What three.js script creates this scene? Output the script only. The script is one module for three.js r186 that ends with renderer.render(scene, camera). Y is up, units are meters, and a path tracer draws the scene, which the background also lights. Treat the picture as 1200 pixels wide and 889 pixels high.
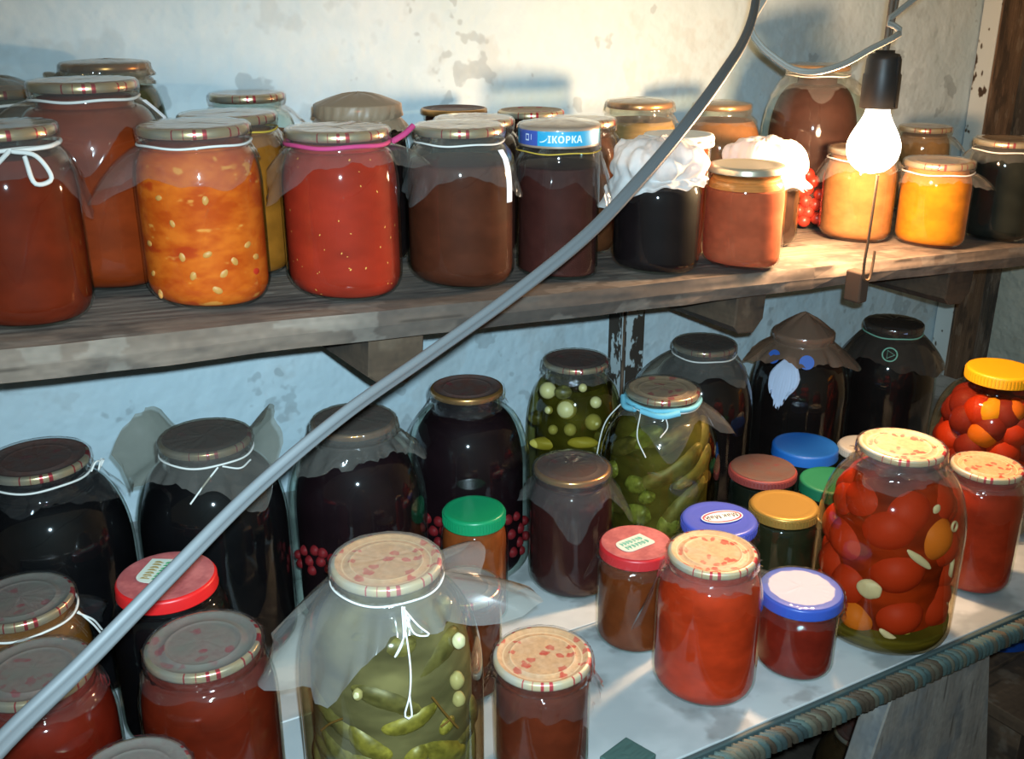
import * as THREE from 'three';
import { ImprovedNoise } from 'three/addons/math/ImprovedNoise.js';
import { mergeGeometries } from 'three/addons/utils/BufferGeometryUtils.js';
import { RoundedBoxGeometry } from 'three/addons/geometries/RoundedBoxGeometry.js';

// ---------------------------------------------------------------- camera, light, exposure
const scene = new THREE.Scene();
scene.background = new THREE.Color(0x000000);
const EYE = 1.5;                                   // the lens, above the cellar floor
const PITCH = THREE.MathUtils.degToRad(20.7), YAW = THREE.MathUtils.degToRad(33);
const camera = new THREE.PerspectiveCamera(2 * Math.atan(444.5 / 1200) * 180 / Math.PI, 1200 / 889, 0.02, 20);
camera.position.set(0, EYE, 0);
camera.lookAt(Math.sin(YAW) * Math.cos(PITCH), EYE - Math.sin(PITCH), -Math.cos(YAW) * Math.cos(PITCH));
const renderer = new THREE.WebGLRenderer();
renderer.toneMapping = THREE.LinearToneMapping;
renderer.toneMappingExposure = 1.0;
renderer.shadowMap.enabled = true;

// the phone's flash, beside the lens: the cold light that falls on everything from the viewpoint
const flash = new THREE.SpotLight(new THREE.Color().setRGB(0.62, 0.86, 1.0), 6.7, 0, THREE.MathUtils.degToRad(44), 1.0, 2);
flash.name = 'phone_flash';
flash.position.set(0.012, EYE + 0.018, 0.004);
const AIM = PITCH + 0.10;                          // the lamp points a little lower than the lens
flash.target.position.set(Math.sin(YAW) * Math.cos(AIM), EYE - Math.sin(AIM), -Math.cos(YAW) * Math.cos(AIM));
flash.castShadow = true; flash.shadow.radius = 0.25; flash.shadow.camera.near = 0.05;
scene.add(flash, flash.target);

// the bare bulb that hangs over the shelf edge
const BULB = new THREE.Vector3(1.03, EYE - 0.172, -0.80);
const bulbLight = new THREE.PointLight(new THREE.Color().setRGB(1.0, 0.62, 0.34), 1.5, 0, 2);
bulbLight.name = 'bulb_light';
bulbLight.position.copy(BULB);
bulbLight.castShadow = true; bulbLight.shadow.radius = 1.2; bulbLight.shadow.camera.near = 0.03;
scene.add(bulbLight);

// ---------------------------------------------------------------- helpers
function rngOf(seed) { let a = seed >>> 0; return () => { a = (a + 0x6D2B79F5) | 0; let t = Math.imul(a ^ (a >>> 15), 1 | a); t = (t + Math.imul(t ^ (t >>> 7), 61 | t)) ^ t; return ((t ^ (t >>> 14)) >>> 0) / 4294967296; }; }
const perlin = new ImprovedNoise();
const noise = (x, y, z = 0) => perlin.noise(x, y, z);
const lerp = (a, b, t) => a + (b - a) * t, clamp = (x, a = 0, b = 1) => Math.min(b, Math.max(a, x));
const smooth = (a, b, x) => { const t = clamp((x - a) / (b - a)); return t * t * (3 - 2 * t); };
const srgb = (hex) => [(hex >> 16 & 255) / 255, (hex >> 8 & 255) / 255, (hex & 255) / 255];
const mix3 = (a, b, t) => [lerp(a[0], b[0], t), lerp(a[1], b[1], t), lerp(a[2], b[2], t)];
// noise that repeats every `per` cells
const HASH = (() => { const R = rngOf(4242), t = new Float32Array(4096); for (let i = 0; i < 4096; i++) t[i] = R(); return t; })();
function tileNoise(u, v, per, seed) {
  const x = u * per, y = v * per; let i = Math.floor(x), j = Math.floor(y); let a = x - i, b = y - j; a = a * a * (3 - 2 * a); b = b * b * (3 - 2 * b);
  i = ((i % per) + per) % per; j = ((j % per) + per) % per; const i1 = (i + 1) % per, j1 = (j + 1) % per, h = (p, q) => HASH[(p * 73 + q * 1097 + seed * 379 + ((p * q) ^ (seed * 31)) * 17) & 4095];
  return ((h(i, j) * (1 - a) + h(i1, j) * a) * (1 - b) + (h(i, j1) * (1 - a) + h(i1, j1) * a) * b - 0.5) * 1.15;
}
function fbm(u, v, per, oct, seed) { let s = 0, g = 1, n = 0; for (let i = 0; i < oct; i++) { s += g * tileNoise(u, v, per, seed + i); n += g; g *= 0.55; per *= 2; } return s / n; }
function texture(w, h, fn, color = true) {
  const d = new Uint8Array(w * h * 4);
  for (let y = 0; y < h; y++) for (let x = 0; x < w; x++) {
    const c = fn((x + 0.5) / w, (y + 0.5) / h), k = (y * w + x) * 4;
    const [r, g, b] = typeof c === 'number' ? [c, c, c] : c;
    d[k] = clamp(r) * 255; d[k + 1] = clamp(g) * 255; d[k + 2] = clamp(b) * 255; d[k + 3] = 255;
  }
  const t = new THREE.DataTexture(d, w, h, THREE.RGBAFormat);
  t.wrapS = t.wrapT = THREE.RepeatWrapping; t.magFilter = THREE.LinearFilter; t.minFilter = THREE.LinearMipmapLinearFilter; t.generateMipmaps = true;
  if (color) t.colorSpace = THREE.SRGBColorSpace;
  t.needsUpdate = true;
  return t;
}
function canvasTexture(w, h, draw) {
  const c = document.createElement('canvas'); c.width = w; c.height = h;
  draw(c.getContext('2d'), w, h);
  const t = new THREE.CanvasTexture(c); t.colorSpace = THREE.SRGBColorSpace; t.wrapS = THREE.RepeatWrapping;
  return t;
}
const std = (o) => new THREE.MeshStandardMaterial({ side: THREE.DoubleSide, ...o });
const phys = (o) => new THREE.MeshPhysicalMaterial({ side: THREE.DoubleSide, ...o });

const used = {};
function numbered(name) { const n = used[name] = (used[name] ?? -1) + 1; return n ? `${name}_${String(n).padStart(3, '0')}` : name; }
function mesh(name, geo, mat, parent) { const m = new THREE.Mesh(geo, mat); m.name = name; m.castShadow = m.receiveShadow = true; parent.add(m); return m; }
function thing(name, label, category, pos = [0, 0, 0], group) {
  const g = new THREE.Group(); g.name = numbered(name); g.position.set(...pos); g.userData = { label, category };
  if (group) g.userData.group = group;
  scene.add(g); return g;
}
function struct(name, geo, mat, label) { const m = mesh(name, geo, mat, scene); m.userData = { kind: 'structure', label: label }; return m; }
// uv in metres from the position, by the axis each face looks along
function metricUV(geo, su = 1, sv = su, ox = 0, oy = 0, turned = false) {
  const g = geo.index ? geo.toNonIndexed() : geo; const p = g.attributes.position, uv = new Float32Array(p.count * 2);
  const a = new THREE.Vector3(), b = new THREE.Vector3(), c = new THREE.Vector3(), n = new THREE.Vector3();
  for (let i = 0; i < p.count; i += 3) {
    a.fromBufferAttribute(p, i); b.fromBufferAttribute(p, i + 1); c.fromBufferAttribute(p, i + 2);
    n.copy(b).sub(a).cross(c.clone().sub(a)); const ax = Math.abs(n.x), ay = Math.abs(n.y), az = Math.abs(n.z);
    [a, b, c].forEach((q, k) => {
      let u, v;
      if (ay >= ax && ay >= az) { u = q.x; v = q.z; } else if (az >= ax) { u = q.x; v = q.y + 0.37; } else { u = q.z; v = q.y + 0.61; }
      if (turned) [u, v] = [v, u];
      uv[(i + k) * 2] = u * su + ox; uv[(i + k) * 2 + 1] = v * sv + oy;
    });
  }
  g.setAttribute('uv', new THREE.BufferAttribute(uv, 2));
  return g;
}
function boxAt(x0, x1, y0, y1, z0, z1, r = 0) {
  const g = r ? new RoundedBoxGeometry(x1 - x0, y1 - y0, z1 - z0, 2, r) : new THREE.BoxGeometry(x1 - x0, y1 - y0, z1 - z0);
  g.translate((x0 + x1) / 2, (y0 + y1) / 2, (z0 + z1) / 2); return g;
}
const V = (x, y, z) => new THREE.Vector3(x, y, z);
function tube(points, r, seg = 60, rad = 8, closed = false) { return new THREE.TubeGeometry(new THREE.CatmullRomCurve3(points.map((p) => Array.isArray(p) ? V(...p) : p), closed, 'centripetal'), seg, r, rad, closed); }

// ---------------------------------------------------------------- materials of the place
const wallTex = texture(1024, 1024, (u, v) => {
  const big = fbm(u, v, 3, 4, 1), mid = fbm(u, v, 14, 4, 5), fine = fbm(u, v, 60, 3, 9);
  let c = mix3([0.745, 0.82, 0.845], [0.83, 0.875, 0.885], clamp(0.5 + big * 2.4 + mid * 1.0));
  c = mix3(c, [0.71, 0.76, 0.77], smooth(0.08, 0.22, mid + fine * 0.4) * 0.6);
  const chip = fbm(u, v, 22, 4, 21) + fine * 0.35 + tileNoise(u, v, 5, 25) * 0.12;
  c = mix3(c, [0.52, 0.56, 0.57], smooth(0.275, 0.33, chip) * 0.38);
  return c.map((x) => x + fine * 0.03);
});
const wallBump = texture(1024, 1024, (u, v) => 0.5 + fbm(u, v, 6, 6, 3) * 0.55 + fbm(u, v, 50, 3, 13) * 0.12, false);
const wallMat = std({ map: wallTex, bumpMap: wallBump, bumpScale: 0.02, roughness: 0.95 });
const roughTex = texture(512, 512, (u, v) => { const n = fbm(u, v, 5, 5, 31), f = fbm(u, v, 40, 3, 33); return mix3([0.77, 0.755, 0.68], [0.88, 0.865, 0.79], clamp(0.5 + n * 1.5 + f * 0.6)); });
const roughMat = std({ map: roughTex, bumpMap: wallBump, bumpScale: 0.035, roughness: 0.97 });
const earthMat = std({ map: texture(256, 256, (u, v) => { const n = fbm(u, v, 6, 5, 41); return mix3([0.17, 0.14, 0.12], [0.30, 0.26, 0.22], clamp(0.5 + n * 1.6)); }), bumpMap: wallBump, bumpScale: 0.02, roughness: 1 });

function woodTex(light, dark, seed, stain) {
  return texture(1024, 256, (u, v) => {
    const w = fbm(u, v, 3, 3, seed) * 0.25, g = Math.sin((v + w * 0.35) * 60 + fbm(u, v, 4, 3, seed + 3) * 5) * 0.5 + 0.5;
    const grain = tileNoise(u, v, 6, seed + 5) * 0.5 + noise(u * 22, v * 240, seed) * 0.5;
    let c = mix3(dark, light, clamp(0.45 + g * 0.32 + grain * 0.55));
    const s = fbm(u, v, 5, 5, seed + 9); c = mix3(c, stain, smooth(0.0, 0.18, s) * 0.8); const blot = fbm(u, v, 12, 5, seed + 14); c = mix3(c, stain.map((x) => x * 0.8), smooth(0.06, 0.2, blot) * 0.5); c = mix3(c, [0.66, 0.63, 0.58], smooth(0.2, 0.26, fbm(u, v, 20, 4, seed + 19)) * 0.25); const sp = tileNoise(u, v, 190, seed + 23) * 0.10; c = c.map((x) => x * (1 + sp));
    const crack = smooth(0.46, 0.56, noise(u * 9, v * 120, seed + 2)); return mix3(c, [0.16, 0.13, 0.10], crack * 0.6);
  });
}
const woodA = woodTex([0.51, 0.445, 0.39], [0.355, 0.295, 0.245], 3, [0.265, 0.235, 0.21]);
const woodB = woodTex([0.50, 0.44, 0.38], [0.35, 0.30, 0.25], 17, [0.29, 0.27, 0.25]);
const woodBump = texture(512, 128, (u, v) => 0.5 + noise(u * 14, v * 120, 4) * 0.3 + fbm(u, v, 8, 4, 8) * 0.4, false);
const plankMats = [woodA, woodB].map((m) => std({ map: m, bumpMap: woodBump, bumpScale: 0.006, roughness: 0.9 }));
const darkWood = std({ map: woodTex([0.50, 0.39, 0.30], [0.33, 0.25, 0.185], 29, [0.24, 0.19, 0.155]), bumpMap: woodBump, bumpScale: 0.003, roughness: 0.92 });
const greyWood = std({ map: woodTex([0.56, 0.53, 0.49], [0.42, 0.39, 0.36], 37, [0.38, 0.40, 0.42]), bumpMap: woodBump, bumpScale: 0.002, roughness: 0.9 });
const peeledMat = std({ map: texture(128, 512, (u, v) => { const n = fbm(u, v, 5, 5, 57) + fbm(u, v, 24, 3, 59) * 0.4; return mix3([0.74, 0.78, 0.78], [0.24, 0.20, 0.16], smooth(-0.03, 0.03, n)); }), roughness: 0.9 });
const flakedMat = std({ map: texture(256, 512, (u, v) => {
  const n = fbm(u, v, 6, 5, 51) + fbm(u, v, 30, 3, 55) * 0.35;
  return mix3([0.84, 0.85, 0.82], [0.30, 0.23, 0.17], smooth(0.07, 0.12, n));
}), bumpMap: texture(256, 512, (u, v) => 1 - smooth(0.08, 0.18, fbm(u, v, 6, 5, 51) + fbm(u, v, 30, 3, 55) * 0.35), false), bumpScale: 0.002, roughness: 0.9 });

// ---------------------------------------------------------------- the cellar
const WALL = -1.30;
struct('wall_back', metricUV(boxAt(-1.6, 2.3, -0.05, 2.35, WALL - 0.12, WALL), 0.8), wallMat, 'uneven whitewashed plaster wall behind the shelves');
struct('wall_right', metricUV(boxAt(2.16, 2.30, -0.05, 2.35, WALL - 0.02, 1.3), 0.9), roughMat, 'rough sandy plaster wall beside the tall post');
struct('wall_left', metricUV(boxAt(-1.6, -1.46, -0.05, 2.35, WALL - 0.02, 1.3), 0.8), wallMat, 'whitewashed side wall');
struct('wall_front', metricUV(boxAt(-1.6, 2.3, -0.05, 2.35, 1.3, 1.42), 0.8), wallMat, 'whitewashed wall opposite the shelves');
struct('floor', metricUV(boxAt(-1.6, 2.3, -0.1, 0, WALL - 0.1, 1.4), 0.9), earthMat, 'dark earth cellar floor');
struct('ceiling', metricUV(boxAt(-1.6, 2.3, 2.3, 2.42, WALL - 0.1, 1.4), 0.8), wallMat, 'whitewashed cellar ceiling');

// shelf heights: both boards run down towards the right
const SLOPE = -0.07;
const yUp = (x) => EYE - 0.2475 + SLOPE * x, yLow = (x) => EYE - 0.643 + SLOPE * x;

// posts
function post(label, x0, x1, z1, y0, y1, w) {
  const g = thing('timber_post', label, 'post', [x0, y0, WALL]);
  mesh('post_body', metricUV(boxAt(0, x1 - x0, 0, y1 - y0, 0.0, z1 - WALL, 0.004), 1.1, 3, 0, 0, true), darkWood, g);
  mesh('paint', metricUV(boxAt(-0.0022, 0.0005, 0.003, y1 - y0 - 0.003, 0.003, z1 - WALL - 0.004), w ? 3 : 6, w ? 1.6 : 3), w ? flakedMat : peeledMat, g).userData.label = 'flaking white paint on the side';
  if (!w) mesh('paint', metricUV(boxAt(0.003, (x1 - x0) * 0.9, 0.003, y1 - y0 - 0.003, z1 - WALL - 0.0005, z1 - WALL + 0.002), 6, 3), peeledMat, g);
  if (w) mesh('casing_board', metricUV(boxAt(x1 - x0 + 0.003, x1 - x0 + w, 0, y1 - y0, 0.0, z1 - WALL - 0.02, 0.003), 1.1, 3, 0, 0, true), plankMats[0], g);
  return g;
}
post('tall timber post with flaking white side where the wall ends', 1.955, 2.05, -1.255, 0, 2.3, 0.09);
post('short peeling white post under the upper shelf behind the cucumber jars', 1.04, 1.085, -1.258, yLow(1.035) + 0.002, yUp(1.085) - 0.034, 0);

const bracketMat = std({ map: woodB, color: 0xb4a696, bumpMap: woodBump, bumpScale: 0.003, roughness: 0.92 });
// upper shelf
const SH = thing('wall_shelf', 'thick rough wooden upper shelf holding the rows of jars', 'shelf', [0, EYE - 0.2475, 0]);
SH.rotation.z = Math.atan(SLOPE);
function plank(parent, x0, x1, y0, y1, z0, z1, mat, seed, ragged = 0) {
  const nx = 80, g = new THREE.BoxGeometry(x1 - x0, y1 - y0, z1 - z0, nx, 2, 4), p = g.attributes.position;
  for (let i = 0; i < p.count; i++) {
    const x = p.getX(i), y = p.getY(i), z = p.getZ(i), front = z > (z1 - z0) / 2 - 1e-4;
    let dz = 0, dy = 0;
    if (ragged && front) { dz = noise(x * 4, seed, 1) * 0.006 + noise(x * 17, seed, y * 40) * 0.003; if (Math.abs(y) > (y1 - y0) / 2 - 1e-4) dz -= 0.003; }
    if (ragged && front) dy = -Math.sign(y) * 0.0015 + noise(x * 9, 5, seed) * 0.0015 + (y < 0 ? noise(x * 3, 9, seed) * 0.004 : 0);
    p.setXYZ(i, x, y + dy, z + dz);
  }
  g.translate((x0 + x1) / 2, (y0 + y1) / 2, (z0 + z1) / 2);
  const q = metricUV(g, 0.9, 1.7, seed * 0.37, seed * 0.21); q.computeVertexNormals();
  return mesh('plank', q, mat, parent);
}
plank(SH, -1.42, 1.90, -0.031, 0, -0.955, -0.828, plankMats[0], 3, 1);
plank(SH, -1.42, 1.90, -0.031, -0.0015, -1.120, -0.9585, plankMats[1], 5);
plank(SH, -1.42, 1.90, -0.031, -0.0005, -1.292, -1.1235, plankMats[1], 8);
for (const [x0, x1, h] of [[-0.55, -0.48, 0.055], [0.405, 0.462, 0.056], [0.905, 0.952, 0.056], [1.335, 1.392, 0.058]]) {
  const s = new THREE.Shape(); const w = x1 - x0;
  s.moveTo(0, 0); s.lineTo(w, 0); s.lineTo(w, -h * 0.72); s.lineTo(w * 0.72, -h); s.lineTo(w * 0.22, -h * 0.98); s.lineTo(0, -h * 0.82); s.closePath();
  const g = new THREE.ExtrudeGeometry(s, { depth: 0.425, bevelEnabled: true, bevelSize: 0.002, bevelThickness: 0.002, bevelSegments: 1 });
  g.translate(x0, -0.033, -1.297);
  mesh('bracket', metricUV(g, 1.3), bracketMat, SH);
}

// lower shelf
const LS = thing('shelf_table', 'wide lower shelf covered in worn blue-grey paint with a ribbed edging', 'shelf', [0, EYE - 0.643, 0]);
LS.rotation.z = Math.atan(SLOPE);
const topTex = texture(1024, 512, (u, v) => {
  const n = fbm(u, v, 5, 5, 61), m = fbm(u, v, 20, 4, 63), st = fbm(u, v, 11, 5, 67);
  let c = mix3([0.64, 0.66, 0.655], [0.76, 0.77, 0.76], clamp(0.5 + n * 2.2 + m * 1.2));
  c = mix3(c, [0.46, 0.475, 0.465], smooth(0.0, 0.16, st) * 0.55);
  return mix3(c, [0.36, 0.34, 0.32], smooth(0.08, 0.22, fbm(u, v, 18, 5, 71)) * 0.32);
});
const topMat = std({ map: topTex, bumpMap: wallBump, bumpScale: 0.002, roughness: 0.62 });
for (const [z0, z1, o] of [[-0.800, -0.572, 0], [-1.045, -0.802, 1], [-1.292, -1.047, 2]])
  mesh('plank', metricUV(boxAt(-1.42, 1.93, -0.028, -o * 0.0004, z0, z1, 0.0015), 0.8, 1.1, o * 0.3, o * 0.2), topMat, LS);
// ribbed edging along the front: slanting ribs of worn teal, brown and cream, one after another
const edgeCols = [0x4a5c59, 0x566761, 0x5f5a4c, 0x514538, 0x686555, 0x435251, 0x5c5142, 0x4f6360].map((h, i) => std({ color: h, roughness: 0.55, bumpMap: woodBump, bumpScale: 0.001 }));
const edging = mesh('edging', metricUV(boxAt(-1.42, 1.93, -0.036, -0.0008, -0.5718, -0.566, 0.002), 2), edgeCols[5], LS);
{
  const R = rngOf(77); const ribs = [];
  for (let v = 0; v < 3; v++) {
    const c = []; for (let i = 0; i <= 8; i++) { const a = -0.25 + i / 8 * 2.2, q = i / 8; c.push(V(-0.013 + q * 0.028, 0.003 + 0.0035 * Math.sin(a + 0.3) - q * 0.026 + 0.006 * Math.sin(q * 3.1), 0.004 + 0.008 * Math.sin(q * Math.PI * 0.85))); }
    ribs.push(new THREE.TubeGeometry(new THREE.CatmullRomCurve3(c), 8, 0.0043 + v * 0.0003, 5));
  }
  for (let i = 0; i < 270; i++) {
    const x = -0.36 + i * 0.0076; if (x > 1.66) break;
    const m = mesh('rib', ribs[i % 3], edgeCols[Math.floor(R() * 8)], edging); m.position.set(x, -0.0075 + 0.0005 * R(), -0.5655); m.rotation.z = (R() - 0.5) * 0.15;
  }
}
// splayed trestle board under the lower shelf
{
  const g = thing('trestle_leg', 'wide weathered board leg under the ribbed edge of the lower shelf', 'table leg', [0.93, 0, -0.60]);
  const s = new THREE.Shape(); const yt = yLow(1.05) - 0.031;
  s.moveTo(-0.20, 0); s.lineTo(0.36, 0); s.lineTo(0.185, yt - 0.0095); s.lineTo(0.175, yt - 0.0065); s.lineTo(0.012, yt + 0.004); s.closePath();
  const e = new THREE.ExtrudeGeometry(s, { depth: 0.03, bevelEnabled: true, bevelSize: 0.002, bevelThickness: 0.002, bevelSegments: 1 }); e.translate(0, 0, -0.03);
  mesh('board', metricUV(e, 1.0, 1.6, 0, 0, true), greyWood, g);
  mesh('back_board', metricUV(boxAt(0.02, 0.15, 0, yt - 0.008, -0.62, -0.59), 1), greyWood, g);
}
// second trestle, out to the left
{
  const g = thing('trestle_leg', 'plain weathered board leg under the far end of the lower shelf', 'table leg', [-0.6, 0, -0.62]);
  mesh('board', metricUV(boxAt(-0.1, 0.1, 0, yLow(-0.5) - 0.031, -0.03, 0), 1), greyWood, g);
  mesh('back_board', metricUV(boxAt(-0.08, 0.08, 0, yLow(-0.52) - 0.031, -0.62, -0.59), 1), greyWood, g);
}

// ---------------------------------------------------------------- jars: materials
const glassMat = phys({ color: 0xf4faf6, roughness: 0.05, transmission: 1, thickness: 0, ior: 1.5, specularIntensity: 1 });
const oliveGlass = phys({ color: 0xdcd8b4, roughness: 0.05, transmission: 1, thickness: 0, ior: 1.5 });
const paleGlass = phys({ color: 0xf3ead8, roughness: 0.05, transmission: 1, thickness: 0, ior: 1.5 });
const filmMat = phys({ color: 0xf6f4ef, roughness: 0.08, transmission: 0.965, thickness: 0, ior: 1.48 });
const clearFilm = phys({ color: 0xfbfbfb, roughness: 0.05, transmission: 0.99, thickness: 0, ior: 1.5 });
const dustyFilm = phys({ color: 0xd0cabf, roughness: 0.12, transmission: 0.90, thickness: 0, ior: 1.48 });
const bagMat = phys({ color: 0xf2eeea, roughness: 0.85, transmission: 0.42, thickness: 0, ior: 1.4 });
const stringMat = std({ color: 0xd2cfc7, roughness: 0.9 });
const pinkString = std({ color: 0xb83a6c, roughness: 0.8 });
const yellowBand = std({ color: 0xc9a53a, roughness: 0.7 });
const greenCord = std({ color: 0x7fb59a, roughness: 0.7 });
const blueBand = std({ color: 0x6fb6c8, roughness: 0.8 });
const tapeMat = std({ color: 0xeef0f4, roughness: 0.7 });

function lidTex(base, blotch, seed, dust, dustAmt, count) {
  const R = rngOf(seed * 91 + 5), spots = []; for (let i = 0; i < count; i++) spots.push([0.5 + (R() - 0.5) * 0.85, 0.5 + (R() - 0.5) * 0.85, 0.03 + R() * 0.035, 0.02 + R() * 0.025, R() * 3]);
  return texture(256, 256, (u, v) => {
    const n = fbm(u, v, 6, 4, seed), m = fbm(u, v, 28, 3, seed + 7);
    let c = base.map((x) => x * (1 + m * 0.18));
    for (const [a, b, rx, ry, t] of spots) { const dx = u - a, dy = v - b, p = (dx * Math.cos(t) + dy * Math.sin(t)) / rx, q = (dy * Math.cos(t) - dx * Math.sin(t)) / ry; const d = Math.sqrt(p * p + q * q) + m * 0.9; if (d < 1.15) c = mix3(c, blotch, smooth(1.15, 0.85, d) * 0.8); }
    const rr = Math.hypot(u - 0.5, v - 0.5); if (base[0] > 0.6) c = mix3(c, [0.93, 0.84, 0.68], (Math.exp(-(((rr - 0.385) / 0.006) ** 2)) + Math.exp(-(((rr - 0.315) / 0.005) ** 2))) * 0.65);   // pale printed rings
    return mix3(c, dust, clamp(dustAmt + n * 1.3 + m * 0.5));
  });
}
const lidTops = {
  tan: [1, 2, 3].map((s) => lidTex([0.72, 0.60, 0.46], [0.66, 0.20, 0.22], s, [0.61, 0.52, 0.43], 0.50, 12)),
  cream: [4, 5].map((s) => lidTex([0.78, 0.61, 0.44], [0.72, 0.23, 0.17], s, [0.77, 0.65, 0.54], 0.20, 22)),
  brown: [6, 7].map((s) => lidTex([0.38, 0.24, 0.20], [0.45, 0.14, 0.16], s, [0.33, 0.28, 0.26], 0.5, 6)),
  grey: [8, 9].map((s) => lidTex([0.47, 0.40, 0.37], [0.52, 0.22, 0.24], s, [0.42, 0.41, 0.37], 0.58, 11)),
  gold: [10].map((s) => lidTex([0.70, 0.55, 0.33], [0.6, 0.48, 0.28], s, [0.62, 0.52, 0.36], 0.3, 0)),
};
const lidMats = {}; for (const k in lidTops) lidMats[k] = lidTops[k].map((m) => std({ map: m, roughness: 0.55, metalness: 0.05 }));
const rimTex = texture(512, 16, (u, v) => { const a = fbm(u, 0.3, 10, 3, 81), b = tileNoise(u, 0.5, 64, 85); return b > 0.33 ? [0.72, 0.22, 0.24] : mix3([0.80, 0.72, 0.56], [0.72, 0.72, 0.70], clamp(0.5 + a * 2)); });
const rimMats = { gold: std({ map: rimTex, metalness: 0.75, roughness: 0.3 }), copper: std({ color: 0xb98a52, metalness: 0.8, roughness: 0.3 }), cream: std({ map: rimTex, metalness: 0.3, roughness: 0.4 }) };

const contentTex = {
  puree: texture(256, 128, (u, v) => 0.86 + fbm(u, v, 10, 4, 91) * 0.22 + fbm(u, v, 34, 2, 95) * 0.08),
  seeds: (() => { const R = rngOf(12), s = []; for (let i = 0; i < 95; i++) s.push([R(), R(), 0.0022 + R() * 0.0018, R() * 3]); return texture(1024, 512, (u, v) => {
    let c = [0.62, 0.165, 0.10].map((x) => x * (0.96 + fbm(u, v, 10, 3, 101) * 0.25)); 
    for (const [a, b, r, t] of s) { const dx = (u - a) * 2, dy = v - b; if (Math.abs(dx) < 0.012 && Math.abs(dy) < 0.012) { const p = dx * Math.cos(t) + dy * Math.sin(t), q = dy * Math.cos(t) - dx * Math.sin(t); if ((p / r) ** 2 / 3.5 + (q / r) ** 2 < 1) c = [0.93, 0.68, 0.34]; } }
    return c; }); })(),
  chunky: texture(512, 256, (u, v) => {
    const n = fbm(u, v, 14, 4, 111), m = fbm(u, v, 34, 3, 115); let c = mix3([0.74, 0.27, 0.06], [0.86, 0.40, 0.11], clamp(0.5 + n * 1.7 + m * 0.8));
    c = mix3(c, [0.70, 0.20, 0.07], smooth(0.18, 0.34, fbm(u, v, 9, 4, 119)) * 0.75);
    return mix3(c, [0.95, 0.68, 0.36], smooth(0.24, 0.36, fbm(u, v, 20, 3, 123)) * 0.6); }),
  murk: texture(256, 128, (u, v) => { const n = fbm(u, v, 8, 4, 131); return 0.8 + n * 0.6; }),
};
const contentCache = {};
function content(kind, hex, o = {}) {
  const key = kind + hex + JSON.stringify(o);
  return contentCache[key] ??= phys({ map: contentTex[kind], color: kind === 'seeds' || kind === 'chunky' ? 0xffffff : hex, roughness: 0.6, specularIntensity: 0.15, ...o });
}

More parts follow.
